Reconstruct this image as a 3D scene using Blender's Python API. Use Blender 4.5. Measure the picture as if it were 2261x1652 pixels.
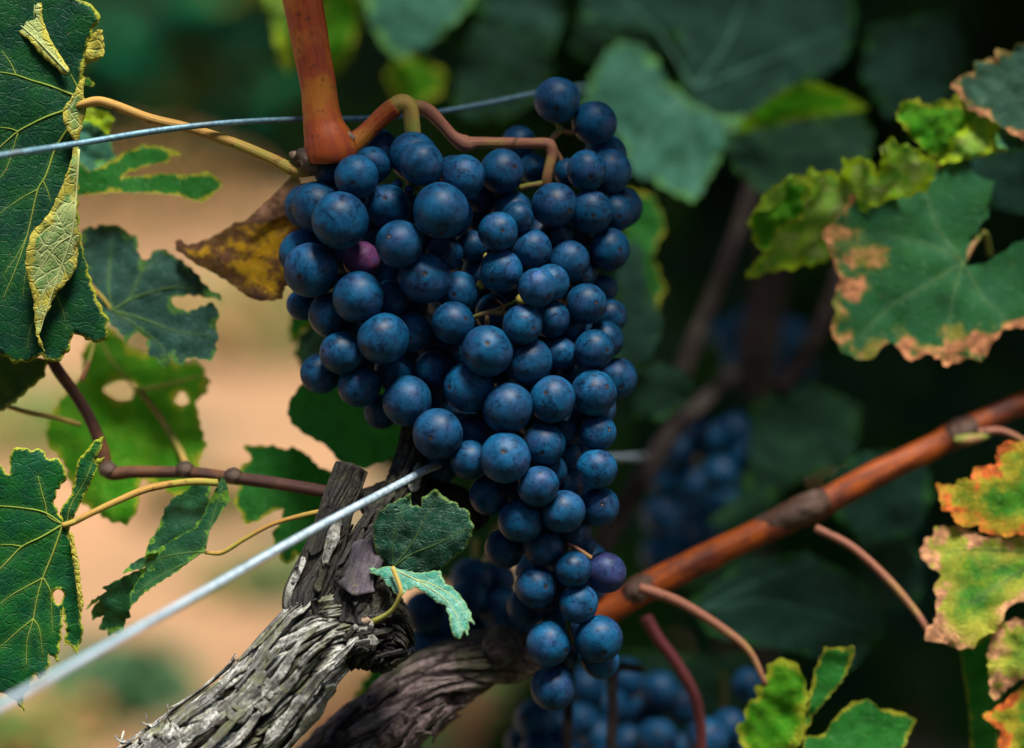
import bpy, bmesh, math, random
import numpy as np
from mathutils import Vector, Matrix, noise, geometry
random.seed(7); np.random.seed(7)
for o in list(bpy.data.objects): bpy.data.objects.remove(o)
scene = bpy.context.scene
COL = scene.collection

# ------------------------------------------------------------------ camera
H, PITCH, FOC, LENS = 0.80, math.radians(12.6), 0.64, 70.0
cam_d = bpy.data.cameras.new('camera'); cam = bpy.data.objects.new('camera', cam_d); COL.objects.link(cam)
cam.location = (0, 0, H); cam.rotation_euler = (math.pi/2 - PITCH, 0, 0)
cam_d.lens = LENS; cam_d.sensor_width = 36; cam_d.clip_start = 0.02; cam_d.clip_end = 400
cam_d.dof.use_dof = True; cam_d.dof.focus_distance = FOC - 0.004; cam_d.dof.aperture_fstop = 2.8
scene.camera = cam
# ------------------------------------------------------------------ sky, sun, exposure
SUN_EL, SUN_AZ = math.radians(74), math.radians(145)     # azimuth clockwise from +Y (north)
w = bpy.data.worlds.new('World'); scene.world = w; w.use_nodes = True
nt = w.node_tree; bg = nt.nodes['Background']
sky = nt.nodes.new('ShaderNodeTexSky'); sky.sky_type = 'NISHITA'; sky.sun_disc = False
sky.sun_elevation = SUN_EL; sky.sun_rotation = SUN_AZ; sky.air_density = 1.0; sky.dust_density = 1.0; sky.ozone_density = 1.0
nt.links.new(sky.outputs[0], bg.inputs[0]); bg.inputs[1].default_value = 0.05
sd = bpy.data.lights.new('sun', 'SUN'); sd.energy = 4.8; sd.angle = math.radians(20); sd.color = (1, 0.95, 0.88)
sun = bpy.data.objects.new('sun', sd); COL.objects.link(sun)
sv = Vector((math.sin(SUN_AZ)*math.cos(SUN_EL), math.cos(SUN_AZ)*math.cos(SUN_EL), math.sin(SUN_EL)))
sun.rotation_euler = sv.to_track_quat('Z', 'Y').to_euler(); sun.location = (2, -2, 5)
scene.view_settings.view_transform = 'Standard'; scene.view_settings.look = 'None'
scene.view_settings.gamma = 1.0; scene.view_settings.use_curve_mapping = False
scene.view_settings.exposure = 1.0
scene.render.engine = 'CYCLES'; scene.cycles.use_denoising = True
scene.cycles.max_bounces = 8; scene.cycles.transmission_bounces = 6; scene.cycles.sample_clamp_indirect = 4

# ------------------------------------------------------------------ picture units -> place
TA = 36.0/LENS/2260.0
K = FOC*TA                                   # metres per picture unit in the focus plane
CF = Vector((0, math.cos(PITCH), -math.sin(PITCH))); CU = Vector((0, math.sin(PITCH), math.cos(PITCH))); CR = Vector((1, 0, 0))
CAM = Vector((0, 0, H))
def Q(x, y, d): return CAM + CF*d + CR*((x-1130)*TA*d) + CU*((826-y)*TA*d)
def P(x, y, z=0.0): return Q(x, y, FOC - z*K)
def G(x, y):                                  # point of the ground seen there
    v = CF + CR*((x-1130)*TA) + CU*((826-y)*TA); return CAM + v*(-H/v.z)

# ------------------------------------------------------------------ objects
WLOC = {}
def tag(o, label=None, cat=None, group=None, kind=None):
    if label: o['label'] = label
    if cat: o['category'] = cat
    if group: o['group'] = group
    if kind: o['kind'] = kind
    return o
def empty(name, loc, label, cat, group=None):
    o = bpy.data.objects.new(name, None); COL.objects.link(o); o.location = loc; o.empty_display_size = 0.02
    WLOC[o.name] = Vector(loc); return tag(o, label, cat, group)
def link(o, loc, parent=None):
    COL.objects.link(o); loc = Vector(loc); WLOC[o.name] = loc
    if parent is not None:
        o.parent = parent; o.location = loc - WLOC[parent.name]
    else: o.location = loc
    return o
def mk(name, verts, faces, mat, parent=None, label=None, uv=None, attrs=None, smooth=True, origin=None):
    V = np.array([tuple(v) for v in verts], dtype=np.float64)
    c = Vector(V.mean(0)) if origin is None else Vector(origin)
    V = V - np.array(c)
    me = bpy.data.meshes.new(name); me.from_pydata(V.tolist(), [], faces); me.update()
    if smooth: me.polygons.foreach_set('use_smooth', [True]*len(me.polygons))
    if uv is not None:
        l = me.uv_layers.new(name='UVMap'); idx = np.zeros(len(me.loops), dtype=np.int32); me.loops.foreach_get('vertex_index', idx)
        l.data.foreach_set('uv', np.asarray(uv, dtype=np.float32)[idx].ravel())
    for k, a in (attrs or {}).items():
        at = me.attributes.new(k, 'FLOAT', 'POINT'); at.data.foreach_set('value', np.asarray(a, dtype=np.float32))
    if mat: me.materials.append(mat)
    o = bpy.data.objects.new(name, me); link(o, c, parent)
    if label: o['label'] = label
    return o
def catmull(pts, n):
    P_ = np.array(pts, dtype=float)
    P_ = np.vstack([2*P_[0]-P_[1], P_, 2*P_[-1]-P_[-2]]); m = len(pts)-1
    out = []
    for t in np.linspace(0, m-1e-9, n):
        i = int(t); f = t-i; a, b, c, d = P_[i:i+4]
        out.append(0.5*((2*b)+(-a+c)*f+(2*a-5*b+4*c-d)*f*f+(-a+3*b-3*c+d)*f**3))
    return np.array(out)
def tube_data(path, n, m, disp=None):
    """path: (x, y, z, r) in picture units, z towards the camera"""
    S = catmull(path, n)
    C = [P(a[0], a[1], a[2]) for a in S]
    R = [max(a[3], 0.3)*TA*(FOC-a[2]*K) for a in S]
    T = [(C[min(i+1, n-1)]-C[max(i-1, 0)]).normalized() for i in range(n)]
    N = CF - T[0]*CF.dot(T[0]); N = N.normalized() if N.length > .05 else T[0].orthogonal().normalized(); L = 0
    verts = []; uv = []; AT = []
    for i in range(n):
        if i: L += (C[i]-C[i-1]).length
        N = (N - T[i]*N.dot(T[i])).normalized(); B = T[i].cross(N)
        for j in range(m):
            th = 2*math.pi*j/m
            r = R[i]
            if disp:
                dd = disp(L/K, th, R[i]/K)
                if isinstance(dd, tuple): AT.append(dd[1:]); dd = dd[0]
                r += dd*K
            verts.append(C[i] + (N*math.cos(th)+B*math.sin(th))*r); uv.append((j/m, L/K/100))
    faces = [(i*m+j, i*m+(j+1) % m, (i+1)*m+(j+1) % m, (i+1)*m+j) for i in range(n-1) for j in range(m)]
    verts += [C[0]-T[0]*R[0]*0.25, C[-1]+T[-1]*R[-1]*0.25]; uv += [(0, 0), (0, L/K/100)]
    a, b = n*m, n*m+1
    faces += [(a, (j+1) % m, j) for j in range(m)] + [(b, (n-1)*m+j, (n-1)*m+(j+1) % m) for j in range(m)]
    if AT: AT += [AT[0], AT[-1]]
    TD_AT[0] = AT
    return verts, faces, uv
TD_AT = [None]
def tube(name, path, mat, parent=None, n=40, m=14, disp=None, label=None):
    v, f, u = tube_data(path, n, m, disp); at = TD_AT[0]
    return mk(name, v, f, mat, parent, label, uv=u, attrs={'crack': [a[0] for a in at], 'plate': [a[1] for a in at]} if at else None)
def tubes(name, paths, mat, parent=None, n=40, m=14, disp=None, label=None):
    V, F, U = [], [], []
    for p in paths:
        v, f, u = tube_data(p, n, m, disp); k = len(V)
        V += v; U += u; F += [tuple(i+k for i in q) for q in f]
    return mk(name, V, F, mat, parent, label, uv=U)
def nz(x, y, z=0.0): return noise.noise(Vector((x, y, z)))
def fbm(x, y, z=0.0, o=4):
    s = 0; a = 1
    for _ in range(o): s += a*nz(x, y, z); x *= 2.03; y *= 2.03; z *= 2.03; a *= 0.5
    return s

# ------------------------------------------------------------------ materials
class M:
    def __init__(s, name):
        s.m = bpy.data.materials.new(name); s.m.use_nodes = True; s.t = s.m.node_tree; s.t.nodes.clear()
        s.out = s.t.nodes.new('ShaderNodeOutputMaterial')
    def n(s, typ, **kw):
        o = s.t.nodes.new('ShaderNode'+typ)
        for k, v in kw.items(): setattr(o, k, v)
        return o
    def l(s, a, b): s.t.links.new(a, b)
    def set(s, inp, v):
        if hasattr(v, 'is_output') or isinstance(v, bpy.types.NodeSocket): s.l(v, inp)
        elif isinstance(v, (tuple, list)) and len(v) == 3 and inp.type == 'RGBA': inp.default_value = (*v, 1)
        else: inp.default_value = v
    def math(s, op, a, b=0.0, clamp=False):
        o = s.n('Math', operation=op, use_clamp=clamp); s.set(o.inputs[0], a); s.set(o.inputs[1], b); return o.outputs[0]
    def mix(s, f, a, b, mode='MIX'):
        o = s.n('Mix', data_type='RGBA', blend_type=mode); s.set(o.inputs[0], f); s.set(o.inputs[6], a); s.set(o.inputs[7], b); return o.outputs[2]
    def step(s, v, a, b):                     # smooth 0..1 between a and b
        o = s.n('MapRange', interpolation_type='SMOOTHSTEP'); s.set(o.inputs[0], v); o.inputs[1].default_value = a; o.inputs[2].default_value = b
        return o.outputs[0]
    def vec(s, v, sc=(1, 1, 1), loc=(0, 0, 0)):
        o = s.n('Mapping'); s.l(v, o.inputs[0]); o.inputs[3].default_value = sc
        if isinstance(loc, tuple): o.inputs[1].default_value = loc
        else: s.l(loc, o.inputs[1])
        return o.outputs[0]
    def noise(s, v, sc, det=3, rough=0.55, dist=0.0):
        o = s.n('TexNoise'); s.l(v, o.inputs['Vector']); o.inputs['Scale'].default_value = sc; o.inputs['Detail'].default_value = det
        o.inputs['Roughness'].default_value = rough; o.inputs['Distortion'].default_value = dist; return o.outputs[0]
    def voro(s, v, sc, feature='F1', rnd=1.0):
        o = s.n('TexVoronoi', feature=feature); s.l(v, o.inputs['Vector']); o.inputs['Scale'].default_value = sc; o.inputs['Randomness'].default_value = rnd
        return o.outputs['Distance']
    def bump(s, h, dist, strength=1.0, prev=None):
        o = s.n('Bump'); s.l(h, o.inputs['Height']); o.inputs['Distance'].default_value = dist; o.inputs['Strength'].default_value = strength
        if prev is not None: s.l(prev, o.inputs['Normal'])
        return o.outputs[0]
    def bsdf(s, col, rough=0.5, spec=0.5, normal=None, metal=0.0, **kw):
        o = s.n('BsdfPrincipled'); s.set(o.inputs['Base Color'], col); s.set(o.inputs['Roughness'], rough)
        s.set(o.inputs['Specular IOR Level'], spec); s.set(o.inputs['Metallic'], metal)
        for k, v in kw.items(): s.set(o.inputs[k], v)
        if normal is not None: s.l(normal, o.inputs['Normal'])
        return o.outputs[0]
    def done(s, sh): s.l(sh, s.out.inputs[0]); return s.m
    def coord(s, k='UV'): return s.n('TexCoord').outputs[k]
    def attr(s, k):
        o = s.n('Attribute'); o.attribute_name = k; return o.outputs['Fac']

def grape_mat(name, bloom=(0.004, 0.112, 0.250), skin=(0.001, 0.006, 0.022), purple=0.05, pink=0.0):
    m = M(name); oi = m.n('ObjectInfo'); rnd = oi.outputs['Random']
    off = m.n('CombineXYZ'); m.l(m.math('MULTIPLY', rnd, 37.0), off.inputs[0]); m.l(m.math('MULTIPLY', rnd, 91.0), off.inputs[1]); m.l(m.math('MULTIPLY', rnd, 53.0), off.inputs[2])
    co = m.coord('Object'); v = m.vec(co, loc=off.outputs[0])
    big = m.noise(v, 1.3, 4, 0.6, 0.4); mid = m.noise(v, 5.0, 5, 0.65, 0.6); fine = m.noise(v, 17, 5, 0.75)
    f = m.math('ADD', m.math('MULTIPLY', big, 1.0), m.math('MULTIPLY', mid, 0.45))
    f = m.step(f, 0.30, 1.05)
    f = m.math('MULTIPLY', f, m.math('ADD', 0.25, m.math('MULTIPLY', fine, 1.4)))
    f = m.math('MULTIPLY', f, m.math('ADD', 0.62, m.math('MULTIPLY', m.math('FRACT', m.math('MULTIPLY', rnd, 7.3)), 0.5)))
    # small rubbed dots and freckles
    dots = m.voro(v, 7.0); d1 = m.step(dots, 0.10, 0.20); sel = m.step(m.noise(v, 3.0, 2), 0.42, 0.52)
    f = m.math('MULTIPLY', f, m.math('MAXIMUM', d1, m.math('SUBTRACT', 1.0, sel)))
    rub = m.step(m.noise(v, 2.0, 6, 0.72, 1.2), 0.53, 0.63)
    f = m.math('MULTIPLY', f, m.math('SUBTRACT', 1.0, m.math('MULTIPLY', rub, 0.75)))
    hue = m.mix(m.step(m.noise(v, 1.1, 3), 0.45, 0.7), bloom, (bloom[0]+0.026, bloom[1]*0.86, bloom[2]*0.98))
    pf = m.math('MULTIPLY', m.step(rnd, 0.72, 1.0), purple*3)
    hue = m.mix(pf, hue, (0.05, 0.075, 0.19))
    if pink: hue = m.mix(m.math('MULTIPLY', m.step(m.noise(v, 2.2, 3), 0.3, 0.65), pink), hue, (0.30, 0.05, 0.11))
    col = m.mix(f, skin, hue)
    # style scar at the tip
    sx = m.n('SeparateXYZ'); m.l(co, sx.inputs[0])
    rad = m.math('SQRT', m.math('ADD', m.math('POWER', sx.outputs[0], 2.0), m.math('POWER', sx.outputs[1], 2.0)))
    rad = m.math('ADD', rad, m.math('MULTIPLY', m.math('SUBTRACT', m.noise(v, 14, 3), 0.5), 0.10))
    under = m.math('LESS_THAN', sx.outputs[2], 0.0)
    scar = m.math('MULTIPLY', m.math('SUBTRACT', 1.0, m.step(rad, 0.07, 0.16)), under)
    col = m.mix(m.math('MULTIPLY', scar, 0.9), col, (0.02, 0.013, 0.012))
    core = m.math('MULTIPLY', m.math('SUBTRACT', 1.0, m.step(rad, 0.010, 0.028)), under)
    col = m.mix(m.math('MULTIPLY', core, m.step(rnd, 0.75, 0.8)), col, (0.45, 0.33, 0.24))
    # a few white flecks
    fl = m.voro(v, 6.0); wf = m.math('MULTIPLY', m.math('SUBTRACT', 1.0, m.step(fl, 0.022, 0.034)), m.step(m.noise(v, 1.7, 2), 0.60, 0.64))
    col = m.mix(wf, col, (0.7, 0.75, 0.75))
    b = m.bump(m.math('ADD', fine, m.math('MULTIPLY', mid, 0.8)), 0.00012, 0.5)
    rough = m.math('ADD', 0.36, m.math('MULTIPLY', f, 0.22))
    return m.done(m.bsdf(col, rough, 0.22, b))

def leaf_mat(name, c1, c2, vein, yellow=(0.35, 0.33, 0.03), brown=(0.24, 0.11, 0.05), yw=0.10, bw=0.0, trans=0.3, tcol=None,
             rough=0.5, spec=0.12, vfine=0.35, vsc=6.0, blotch=0.0, bcol=None, hair=0.0, yamp=0.25, vwid=0.05, bumpd=0.0005, spot=0.25):
    m = M(name); uv = m.coord('UV'); oi = m.n('ObjectInfo'); rnd = oi.outputs['Random']
    off = m.n('CombineXYZ'); m.l(m.math('MULTIPLY', rnd, 37.0), off.inputs[0]); m.l(m.math('MULTIPLY', rnd, 91.0), off.inputs[1])
    v = m.vec(uv, loc=off.outputs[0])
    big = m.noise(v, 1.6, 4, 0.6); fine = m.noise(v, 12, 4, 0.6)
    col = m.mix(m.step(big, 0.35, 0.68), c1, c2)
    col = m.mix(m.math('MULTIPLY', m.step(fine, 0.4, 0.75), 0.35), col, tuple(min(1, a*1.7+0.002) for a in c2))
    dv = m.n('VectorMath', operation='ADD'); nn = m.n('TexNoise'); m.l(v, nn.inputs['Vector']); nn.inputs['Scale'].default_value = 2.5
    sc_ = m.n('VectorMath', operation='SCALE'); m.l(nn.outputs['Color'], sc_.inputs[0]); sc_.inputs['Scale'].default_value = 0.22
    m.l(v, dv.inputs[0]); m.l(sc_.outputs[0], dv.inputs[1]); vd = dv.outputs[0]
    ve1 = m.voro(vd, vsc, 'DISTANCE_TO_EDGE'); ve2 = m.voro(vd, vsc*2.7, 'DISTANCE_TO_EDGE')
    n1 = m.math('SUBTRACT', 1.0, m.step(ve1, 0.0, 0.09)); n2 = m.math('SUBTRACT', 1.0, m.step(ve2, 0.0, 0.12))
    net = m.math('MAXIMUM', n1, m.math('MULTIPLY', n2, 0.5))
    col = m.mix(m.math('MULTIPLY', net, vfine), col, vein)
    vd_ = m.attr('veind'); near = m.math('SUBTRACT', 1.0, m.step(vd_, 0.0, vwid*3))
    col = m.mix(m.math('MULTIPLY', near, 0.45), col, vein)
    if spot:
        sp = m.math('MULTIPLY', m.math('SUBTRACT', 1.0, m.step(m.voro(v, 3.1), 0.05, 0.10)), m.step(m.noise(v, 1.3, 2), 0.5, 0.6))
        col = m.mix(m.math('MULTIPLY', sp, spot*2), col, brown)
    mg = m.attr('margin')
    mm = m.math('ADD', mg, m.math('MULTIPLY', m.math('SUBTRACT', m.noise(v, 1.7, 5, 0.62), 0.5), -yamp*4.5))
    fine_m = m.math('ADD', mm, m.math('MULTIPLY', m.math('SUBTRACT', m.noise(v, 14, 3), 0.5), -0.16))
    if blotch: 
        bl = m.step(m.noise(v, 2.0, 5, 0.65, 0.5), 0.56-0.1*blotch, 0.72-0.1*blotch)
        col = m.mix(m.math('MULTIPLY', bl, 0.85), col, bcol or yellow)
    if yw: col = m.mix(m.math('MULTIPLY', m.math('SUBTRACT', 1.0, m.step(fine_m, yw*0.25, yw*1.6)), 0.9), col, yellow)
    thin = m.math('MULTIPLY', m.math('SUBTRACT', 1.0, m.step(mg, 0.006, 0.035)), m.step(m.noise(v, 2.3, 3), 0.38, 0.6))
    if yw: col = m.mix(m.math('MULTIPLY', thin, 0.7), col, yellow)
    if bw:
        bc = m.mix(m.step(m.noise(v, 5, 4), 0.4, 0.6), brown, (min(1, brown[0]*2.0), min(1, brown[1]*2.1), min(1, brown[2]*2.0)))
        col = m.mix(m.math('MULTIPLY', m.math('SUBTRACT', 1.0, m.step(fine_m, bw*0.7, bw*1.25)), m.step(m.noise(v, 0.9, 3), 0.36, 0.52)), col, bc)
    if hair:
        hv = m.n('TexWave'); 
        h = m.noise(vd, 9, 2, 0.5, 3.5); hl = m.math('SUBTRACT', 1.0, m.step(m.math('ABSOLUTE', m.math('SUBTRACT', h, 0.5)), 0.0, 0.02))
        hl = m.math('MULTIPLY', hl, m.step(m.noise(v, 5, 3), 0.40, 0.62))
        col = m.mix(m.math('MULTIPLY', hl, hair), col, (0.62, 0.78, 0.66))
    hgt = m.math('ADD', m.math('MULTIPLY', net, -1.0), m.math('MULTIPLY', fine, 0.6))
    b = m.bump(hgt, bumpd, 0.7)
    pr = m.bsdf(col, rough, spec, b)
    tr = m.n('BsdfTranslucent'); m.l(m.mix(0.55, col, tcol or (0.25, 0.42, 0.02)), tr.inputs[0]); m.l(b, tr.inputs['Normal'])
    ms = m.n('MixShader'); ms.inputs[0].default_value = trans; m.l(pr, ms.inputs[1]); m.l(tr.outputs[0], ms.inputs[2])
    return m.done(ms.outputs[0])

def stem_mat(name, c1, c2, c3=None, rough=0.5, streak=14, spots=0.5, spotcol=(0.05, 0.02, 0.015), bumpd=0.0007, g=None):
    m = M(name); uv = m.coord('UV'); ob = m.coord('Object')
    st = m.noise(m.vec(uv, (streak*2.5, 0.7, 1)), 1.0, 6, 0.65); n = m.noise(m.vec(ob, (60, 60, 60)), 1.0, 4, 0.6)
    col = m.mix(m.step(st, 0.35, 0.7), c1, c2)
    if c3: col = m.mix(m.step(n, 0.44, 0.62), col, c3)
    sp = m.noise(m.vec(ob, (260, 260, 260)), 1.0, 3, 0.6); sp = m.step(sp, 0.60, 0.68)
    col = m.mix(m.math('MULTIPLY', sp, spots), col, spotcol)
    b = m.bump(m.math('ADD', st, m.math('MULTIPLY', n, 0.4)), bumpd, 0.6)
    return m.done(m.bsdf(col, rough, 0.22, b))

def bark_mat(name, dark, mid, light, lich=0.5, bumpd=0.0006, bias=0.0, green=(0.16, 0.17, 0.09)):
    m = M(name); uv = m.coord('UV'); ob = m.coord('Object'); oi = m.n('ObjectInfo'); rnd = oi.outputs['Random']
    off = m.n('CombineXYZ'); m.l(m.math('MULTIPLY', rnd, 37.0), off.inputs[0]); m.l(m.math('MULTIPLY', rnd, 91.0), off.inputs[1])
    u = m.vec(uv, loc=off.outputs[0]); o3 = m.vec(ob, (1, 1, 1), off.outputs[0])
    st = m.noise(m.vec(u, (60, 1.6, 1)), 1.0, 6, 0.7, 0.6); st2 = m.noise(m.vec(u, (160, 4.0, 1)), 1.0, 4, 0.65)
    n = m.noise(o3, 110, 6, 0.7, 0.4); f = m.noise(o3, 1150, 4, 0.75); g = m.noise(o3, 60, 4, 0.6)
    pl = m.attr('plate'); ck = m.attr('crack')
    col = m.mix(m.step(st, 0.32, 0.60), dark, mid)
    col = m.mix(m.math('MULTIPLY', m.step(st2, 0.46, 0.62), 0.65), col, dark)
    lv = m.math('ADD', m.math('ADD', n, bias), m.math('MULTIPLY', m.math('SUBTRACT', pl, 0.5), 0.22))
    li = m.math('MULTIPLY', m.step(lv, 0.34, 0.52), m.step(f, 0.34, 0.54))
    tone = m.mix(m.step(g, 0.42, 0.60), light, green)
    col = m.mix(m.math('MULTIPLY', li, lich), col, tone)
    yl = m.math('MULTIPLY', m.step(m.noise(o3, 170, 4), 0.62, 0.67), m.step(f, 0.45, 0.6))
    col = m.mix(m.math('MULTIPLY', yl, lich*0.7), col, (0.28, 0.22, 0.10))
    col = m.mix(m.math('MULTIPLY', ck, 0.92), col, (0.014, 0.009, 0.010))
    hgt = m.math('ADD', m.math('ADD', m.math('MULTIPLY', st, 1.2), m.math('MULTIPLY', st2, 0.6)), m.math('MULTIPLY', f, 0.5))
    b = m.bump(hgt, bumpd, 1.0)
    return m.done(m.bsdf(col, 0.9, 0.15, b))
# ------------------------------------------------------------------ material library
m_grape = grape_mat('grape_skin')
m_pink = grape_mat('pink_grape_skin', bloom=(0.11, 0.075, 0.24), skin=(0.06, 0.02, 0.07), purple=0, pink=0.6)
m_plum = grape_mat('plum_grape_skin', bloom=(0.030, 0.075, 0.21), skin=(0.010, 0.010, 0.035), purple=0, pink=0.03)
m_gscar = stem_mat('split_skin', (0.30, 0.17, 0.10), (0.16, 0.10, 0.07), (0.4, 0.3, 0.22))
m_red = stem_mat('red_cane', (0.40, 0.080, 0.016), (0.24, 0.042, 0.020), (0.45, 0.15, 0.018), streak=9, spots=0.5)
m_orange = stem_mat('orange_cane', (0.34, 0.070, 0.006), (0.15, 0.028, 0.008), (0.09, 0.022, 0.012), streak=7)
m_brown = stem_mat('brown_shoot', (0.075, 0.03, 0.022), (0.035, 0.016, 0.013), (0.12, 0.05, 0.02))
m_stalk = stem_mat('pinkish_stalk', (0.34, 0.14, 0.085), (0.22, 0.085, 0.055), (0.33, 0.20, 0.06), spots=0.6)
m_ystalk = stem_mat('yellow_stalk', (0.50, 0.36, 0.08), (0.38, 0.22, 0.06), (0.30, 0.30, 0.06), spots=0.4)
m_pet = stem_mat('ochre_petiole', (0.50, 0.29, 0.06), (0.34, 0.165, 0.045), (0.34, 0.30, 0.045), spots=0.5)
m_green_st = stem_mat('green_stalk', (0.22, 0.25, 0.04), (0.13, 0.17, 0.03), (0.3, 0.14, 0.06))
m_knot = stem_mat('corky_node', (0.075, 0.045, 0.032), (0.02, 0.014, 0.011), (0.14, 0.095, 0.07), bumpd=0.0012)
def wire_mat(name, ca, cb):
    m = M(name); n_ = m.noise(m.coord('Object'), 700, 4, 0.7); r_ = m.noise(m.coord('Object'), 60, 4, 0.6)
    col = m.mix(m.step(n_, 0.35, 0.65), ca, cb); col = m.mix(m.math('MULTIPLY', m.step(r_, 0.56, 0.70), 0.5), col, (0.10, 0.085, 0.07))
    return m.done(m.bsdf(col, 0.5, 0.4, m.bump(n_, 0.0003, 0.6), metal=0.25))
m_wire = wire_mat('galvanised_steel', (0.40, 0.49, 0.55), (0.20, 0.28, 0.33)); m_wire2 = wire_mat('dull_steel', (0.16, 0.30, 0.37), (0.08, 0.17, 0.22))
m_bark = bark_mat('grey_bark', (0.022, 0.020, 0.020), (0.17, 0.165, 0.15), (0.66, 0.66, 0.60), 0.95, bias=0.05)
m_inner = bark_mat('inner_bark', (0.008, 0.006, 0.006), (0.040, 0.028, 0.027), (0.12, 0.10, 0.09), 0.25)
m_black = bark_mat('weathered_spur', (0.009, 0.008, 0.008), (0.045, 0.042, 0.038), (0.13, 0.13, 0.12), 0.35)
m_plate = bark_mat('violet_plate', (0.06, 0.05, 0.06), (0.13, 0.11, 0.13), (0.24, 0.21, 0.22), 0.5)
m_bark2 = bark_mat('purple_bark', (0.012, 0.008, 0.008), (0.15, 0.105, 0.105), (0.52, 0.40, 0.38), 0.7)
YEL = (0.48, 0.42, 0.03)
m_L1 = leaf_mat('dark_leaf', (0.004, 0.036, 0.022), (0.006, 0.062, 0.014), (0.035, 0.11, 0.03), yellow=(0.34, 0.36, 0.03), yw=0.05, trans=0.16, vsc=4.2, yamp=0.05, vfine=0.10, bumpd=0.00022)
m_vein = stem_mat('yellow_vein', (0.25, 0.34, 0.04), (0.18, 0.28, 0.04), (0.26, 0.30, 0.05), spots=0)
m_vein_t = stem_mat('teal_vein', (0.06, 0.17, 0.12), (0.04, 0.13, 0.09), spots=0)
m_node = stem_mat('brown_node', (0.085, 0.036, 0.020), (0.035, 0.018, 0.013), (0.12, 0.075, 0.055), bumpd=0.0014)
m_vein_d = stem_mat('green_vein', (0.10, 0.20, 0.05), (0.07, 0.16, 0.04), spots=0)
m_vein_p = stem_mat('pale_vein', (0.46, 0.50, 0.20), (0.38, 0.44, 0.15), spots=0)
m_under = leaf_mat('leaf_underside', (0.21, 0.34, 0.09), (0.06, 0.18, 0.04), (0.56, 0.60, 0.25), yellow=(0.52, 0.44, 0.06), yw=0.12, trans=0.35, vfine=0.7, vsc=3.0, rough=0.6, spec=0.25, yamp=0.20, brown=(0.25,0.15,0.11), spot=0.2)
m_pale = leaf_mat('pale_underside', (0.40, 0.48, 0.16), (0.30, 0.40, 0.11), (0.48, 0.52, 0.22), yellow=(0.55, 0.50, 0.06), yw=0.07, trans=0.3, vfine=0.5, vsc=3.0, rough=0.6, spec=0.25, yamp=0.08, spot=0.6, brown=(0.07,0.16,0.05))
m_L2 = leaf_mat('green_leaf', (0.004, 0.058, 0.026), (0.008, 0.095, 0.014), (0.06, 0.17, 0.03), yellow=(0.36, 0.40, 0.03), yw=0.035, trans=0.2, vsc=4.0, yamp=0.04, vfine=0.10, bumpd=0.00022)
m_teal = leaf_mat('blue_green_leaf', (0.016, 0.068, 0.055), (0.009, 0.048, 0.034), (0.06, 0.14, 0.09), yellow=(0.07, 0.18, 0.03), yw=0.05, trans=0.12, rough=0.5, hair=0.15, brown=(0.03, 0.02, 0.03))
m_teal2 = leaf_mat('dusty_teal_leaf', (0.032, 0.135, 0.090), (0.010, 0.066, 0.034), (0.08, 0.22, 0.16), yellow=(0.08, 0.22, 0.05), yw=0.06, trans=0.10, rough=0.6, spot=0)
m_lit = leaf_mat('backlit_leaf', (0.024, 0.26, 0.005), (0.11, 0.34, 0.010), (0.22, 0.33, 0.05), yellow=(0.42, 0.44, 0.03), yw=0.09, trans=0.5, tcol=(0.10, 0.50, 0.01), rough=0.55, yamp=0.2)  # leaf colour itself brightened to carry the backlight
m_mid = leaf_mat('mid_green_leaf', (0.006, 0.115, 0.008), (0.010, 0.15, 0.010), (0.05, 0.17, 0.04), yellow=(0.38, 0.36, 0.02), yw=0.04, trans=0.4, tcol=(0.04, 0.40, 0.01), rough=0.6, spec=0.25, yamp=0.12)
m_yg = leaf_mat('yellowing_leaf', (0.05, 0.44, 0.010), (0.40, 0.62, 0.10), (0.45, 0.48, 0.15), yellow=(0.46, 0.64, 0.015), brown=(0.20, 0.075, 0.03), yw=0.12, bw=0, trans=0.45, tcol=(0.35, 0.55, 0.02), blotch=0.7, bcol=(0.56, 0.66, 0.24), yamp=0.3, rough=0.6)
m_edge = leaf_mat('brown_edged_leaf', (0.012, 0.095, 0.038), (0.008, 0.085, 0.016), (0.06, 0.16, 0.07), yellow=(0.22, 0.20, 0.03), brown=(0.33, 0.13, 0.06), yw=0.20, bw=0.15, trans=0.2, yamp=0.30, rough=0.55, spot=0.2)
m_gray = leaf_mat('grey_green_leaf', (0.022, 0.075, 0.050), (0.018, 0.068, 0.038), (0.09, 0.15, 0.10), yellow=(0.2, 0.17, 0.03), brown=(0.33, 0.14, 0.07), yw=0.10, bw=0.07, trans=0.15, yamp=0.22, rough=0.6)
m_aut = leaf_mat('orange_edged_leaf', (0.018, 0.17, 0.008), (0.05, 0.22, 0.010), (0.17, 0.31, 0.06), yellow=(0.50, 0.36, 0.03), brown=(0.42, 0.09, 0.02), yw=0.45, bw=0.16, trans=0.3, tcol=(0.3, 0.4, 0.02), yamp=0.40, rough=0.55, spot=0.45)
m_tan = leaf_mat('tan_edged_leaf', (0.012, 0.18, 0.022), (0.12, 0.33, 0.012), (0.16, 0.32, 0.10), yellow=(0.45, 0.42, 0.05), brown=(0.45, 0.21, 0.11), yw=0.5, bw=0.18, trans=0.3, tcol=(0.3, 0.4, 0.05), yamp=0.40, rough=0.55, blotch=0.25, bcol=(0.42, 0.46, 0.03), spot=0.35)
m_dry = leaf_mat('dry_leaf', (0.10, 0.042, 0.022), (0.17, 0.075, 0.035), (0.16, 0.09, 0.05), yellow=(0.05, 0.022, 0.016), brown=(0.03, 0.014, 0.012), yw=0.25, trans=0.3, tcol=(0.4, 0.2, 0.03), blotch=1.7, bcol=(0.75, 0.42, 0.010), yamp=0.3, rough=0.6)
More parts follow.
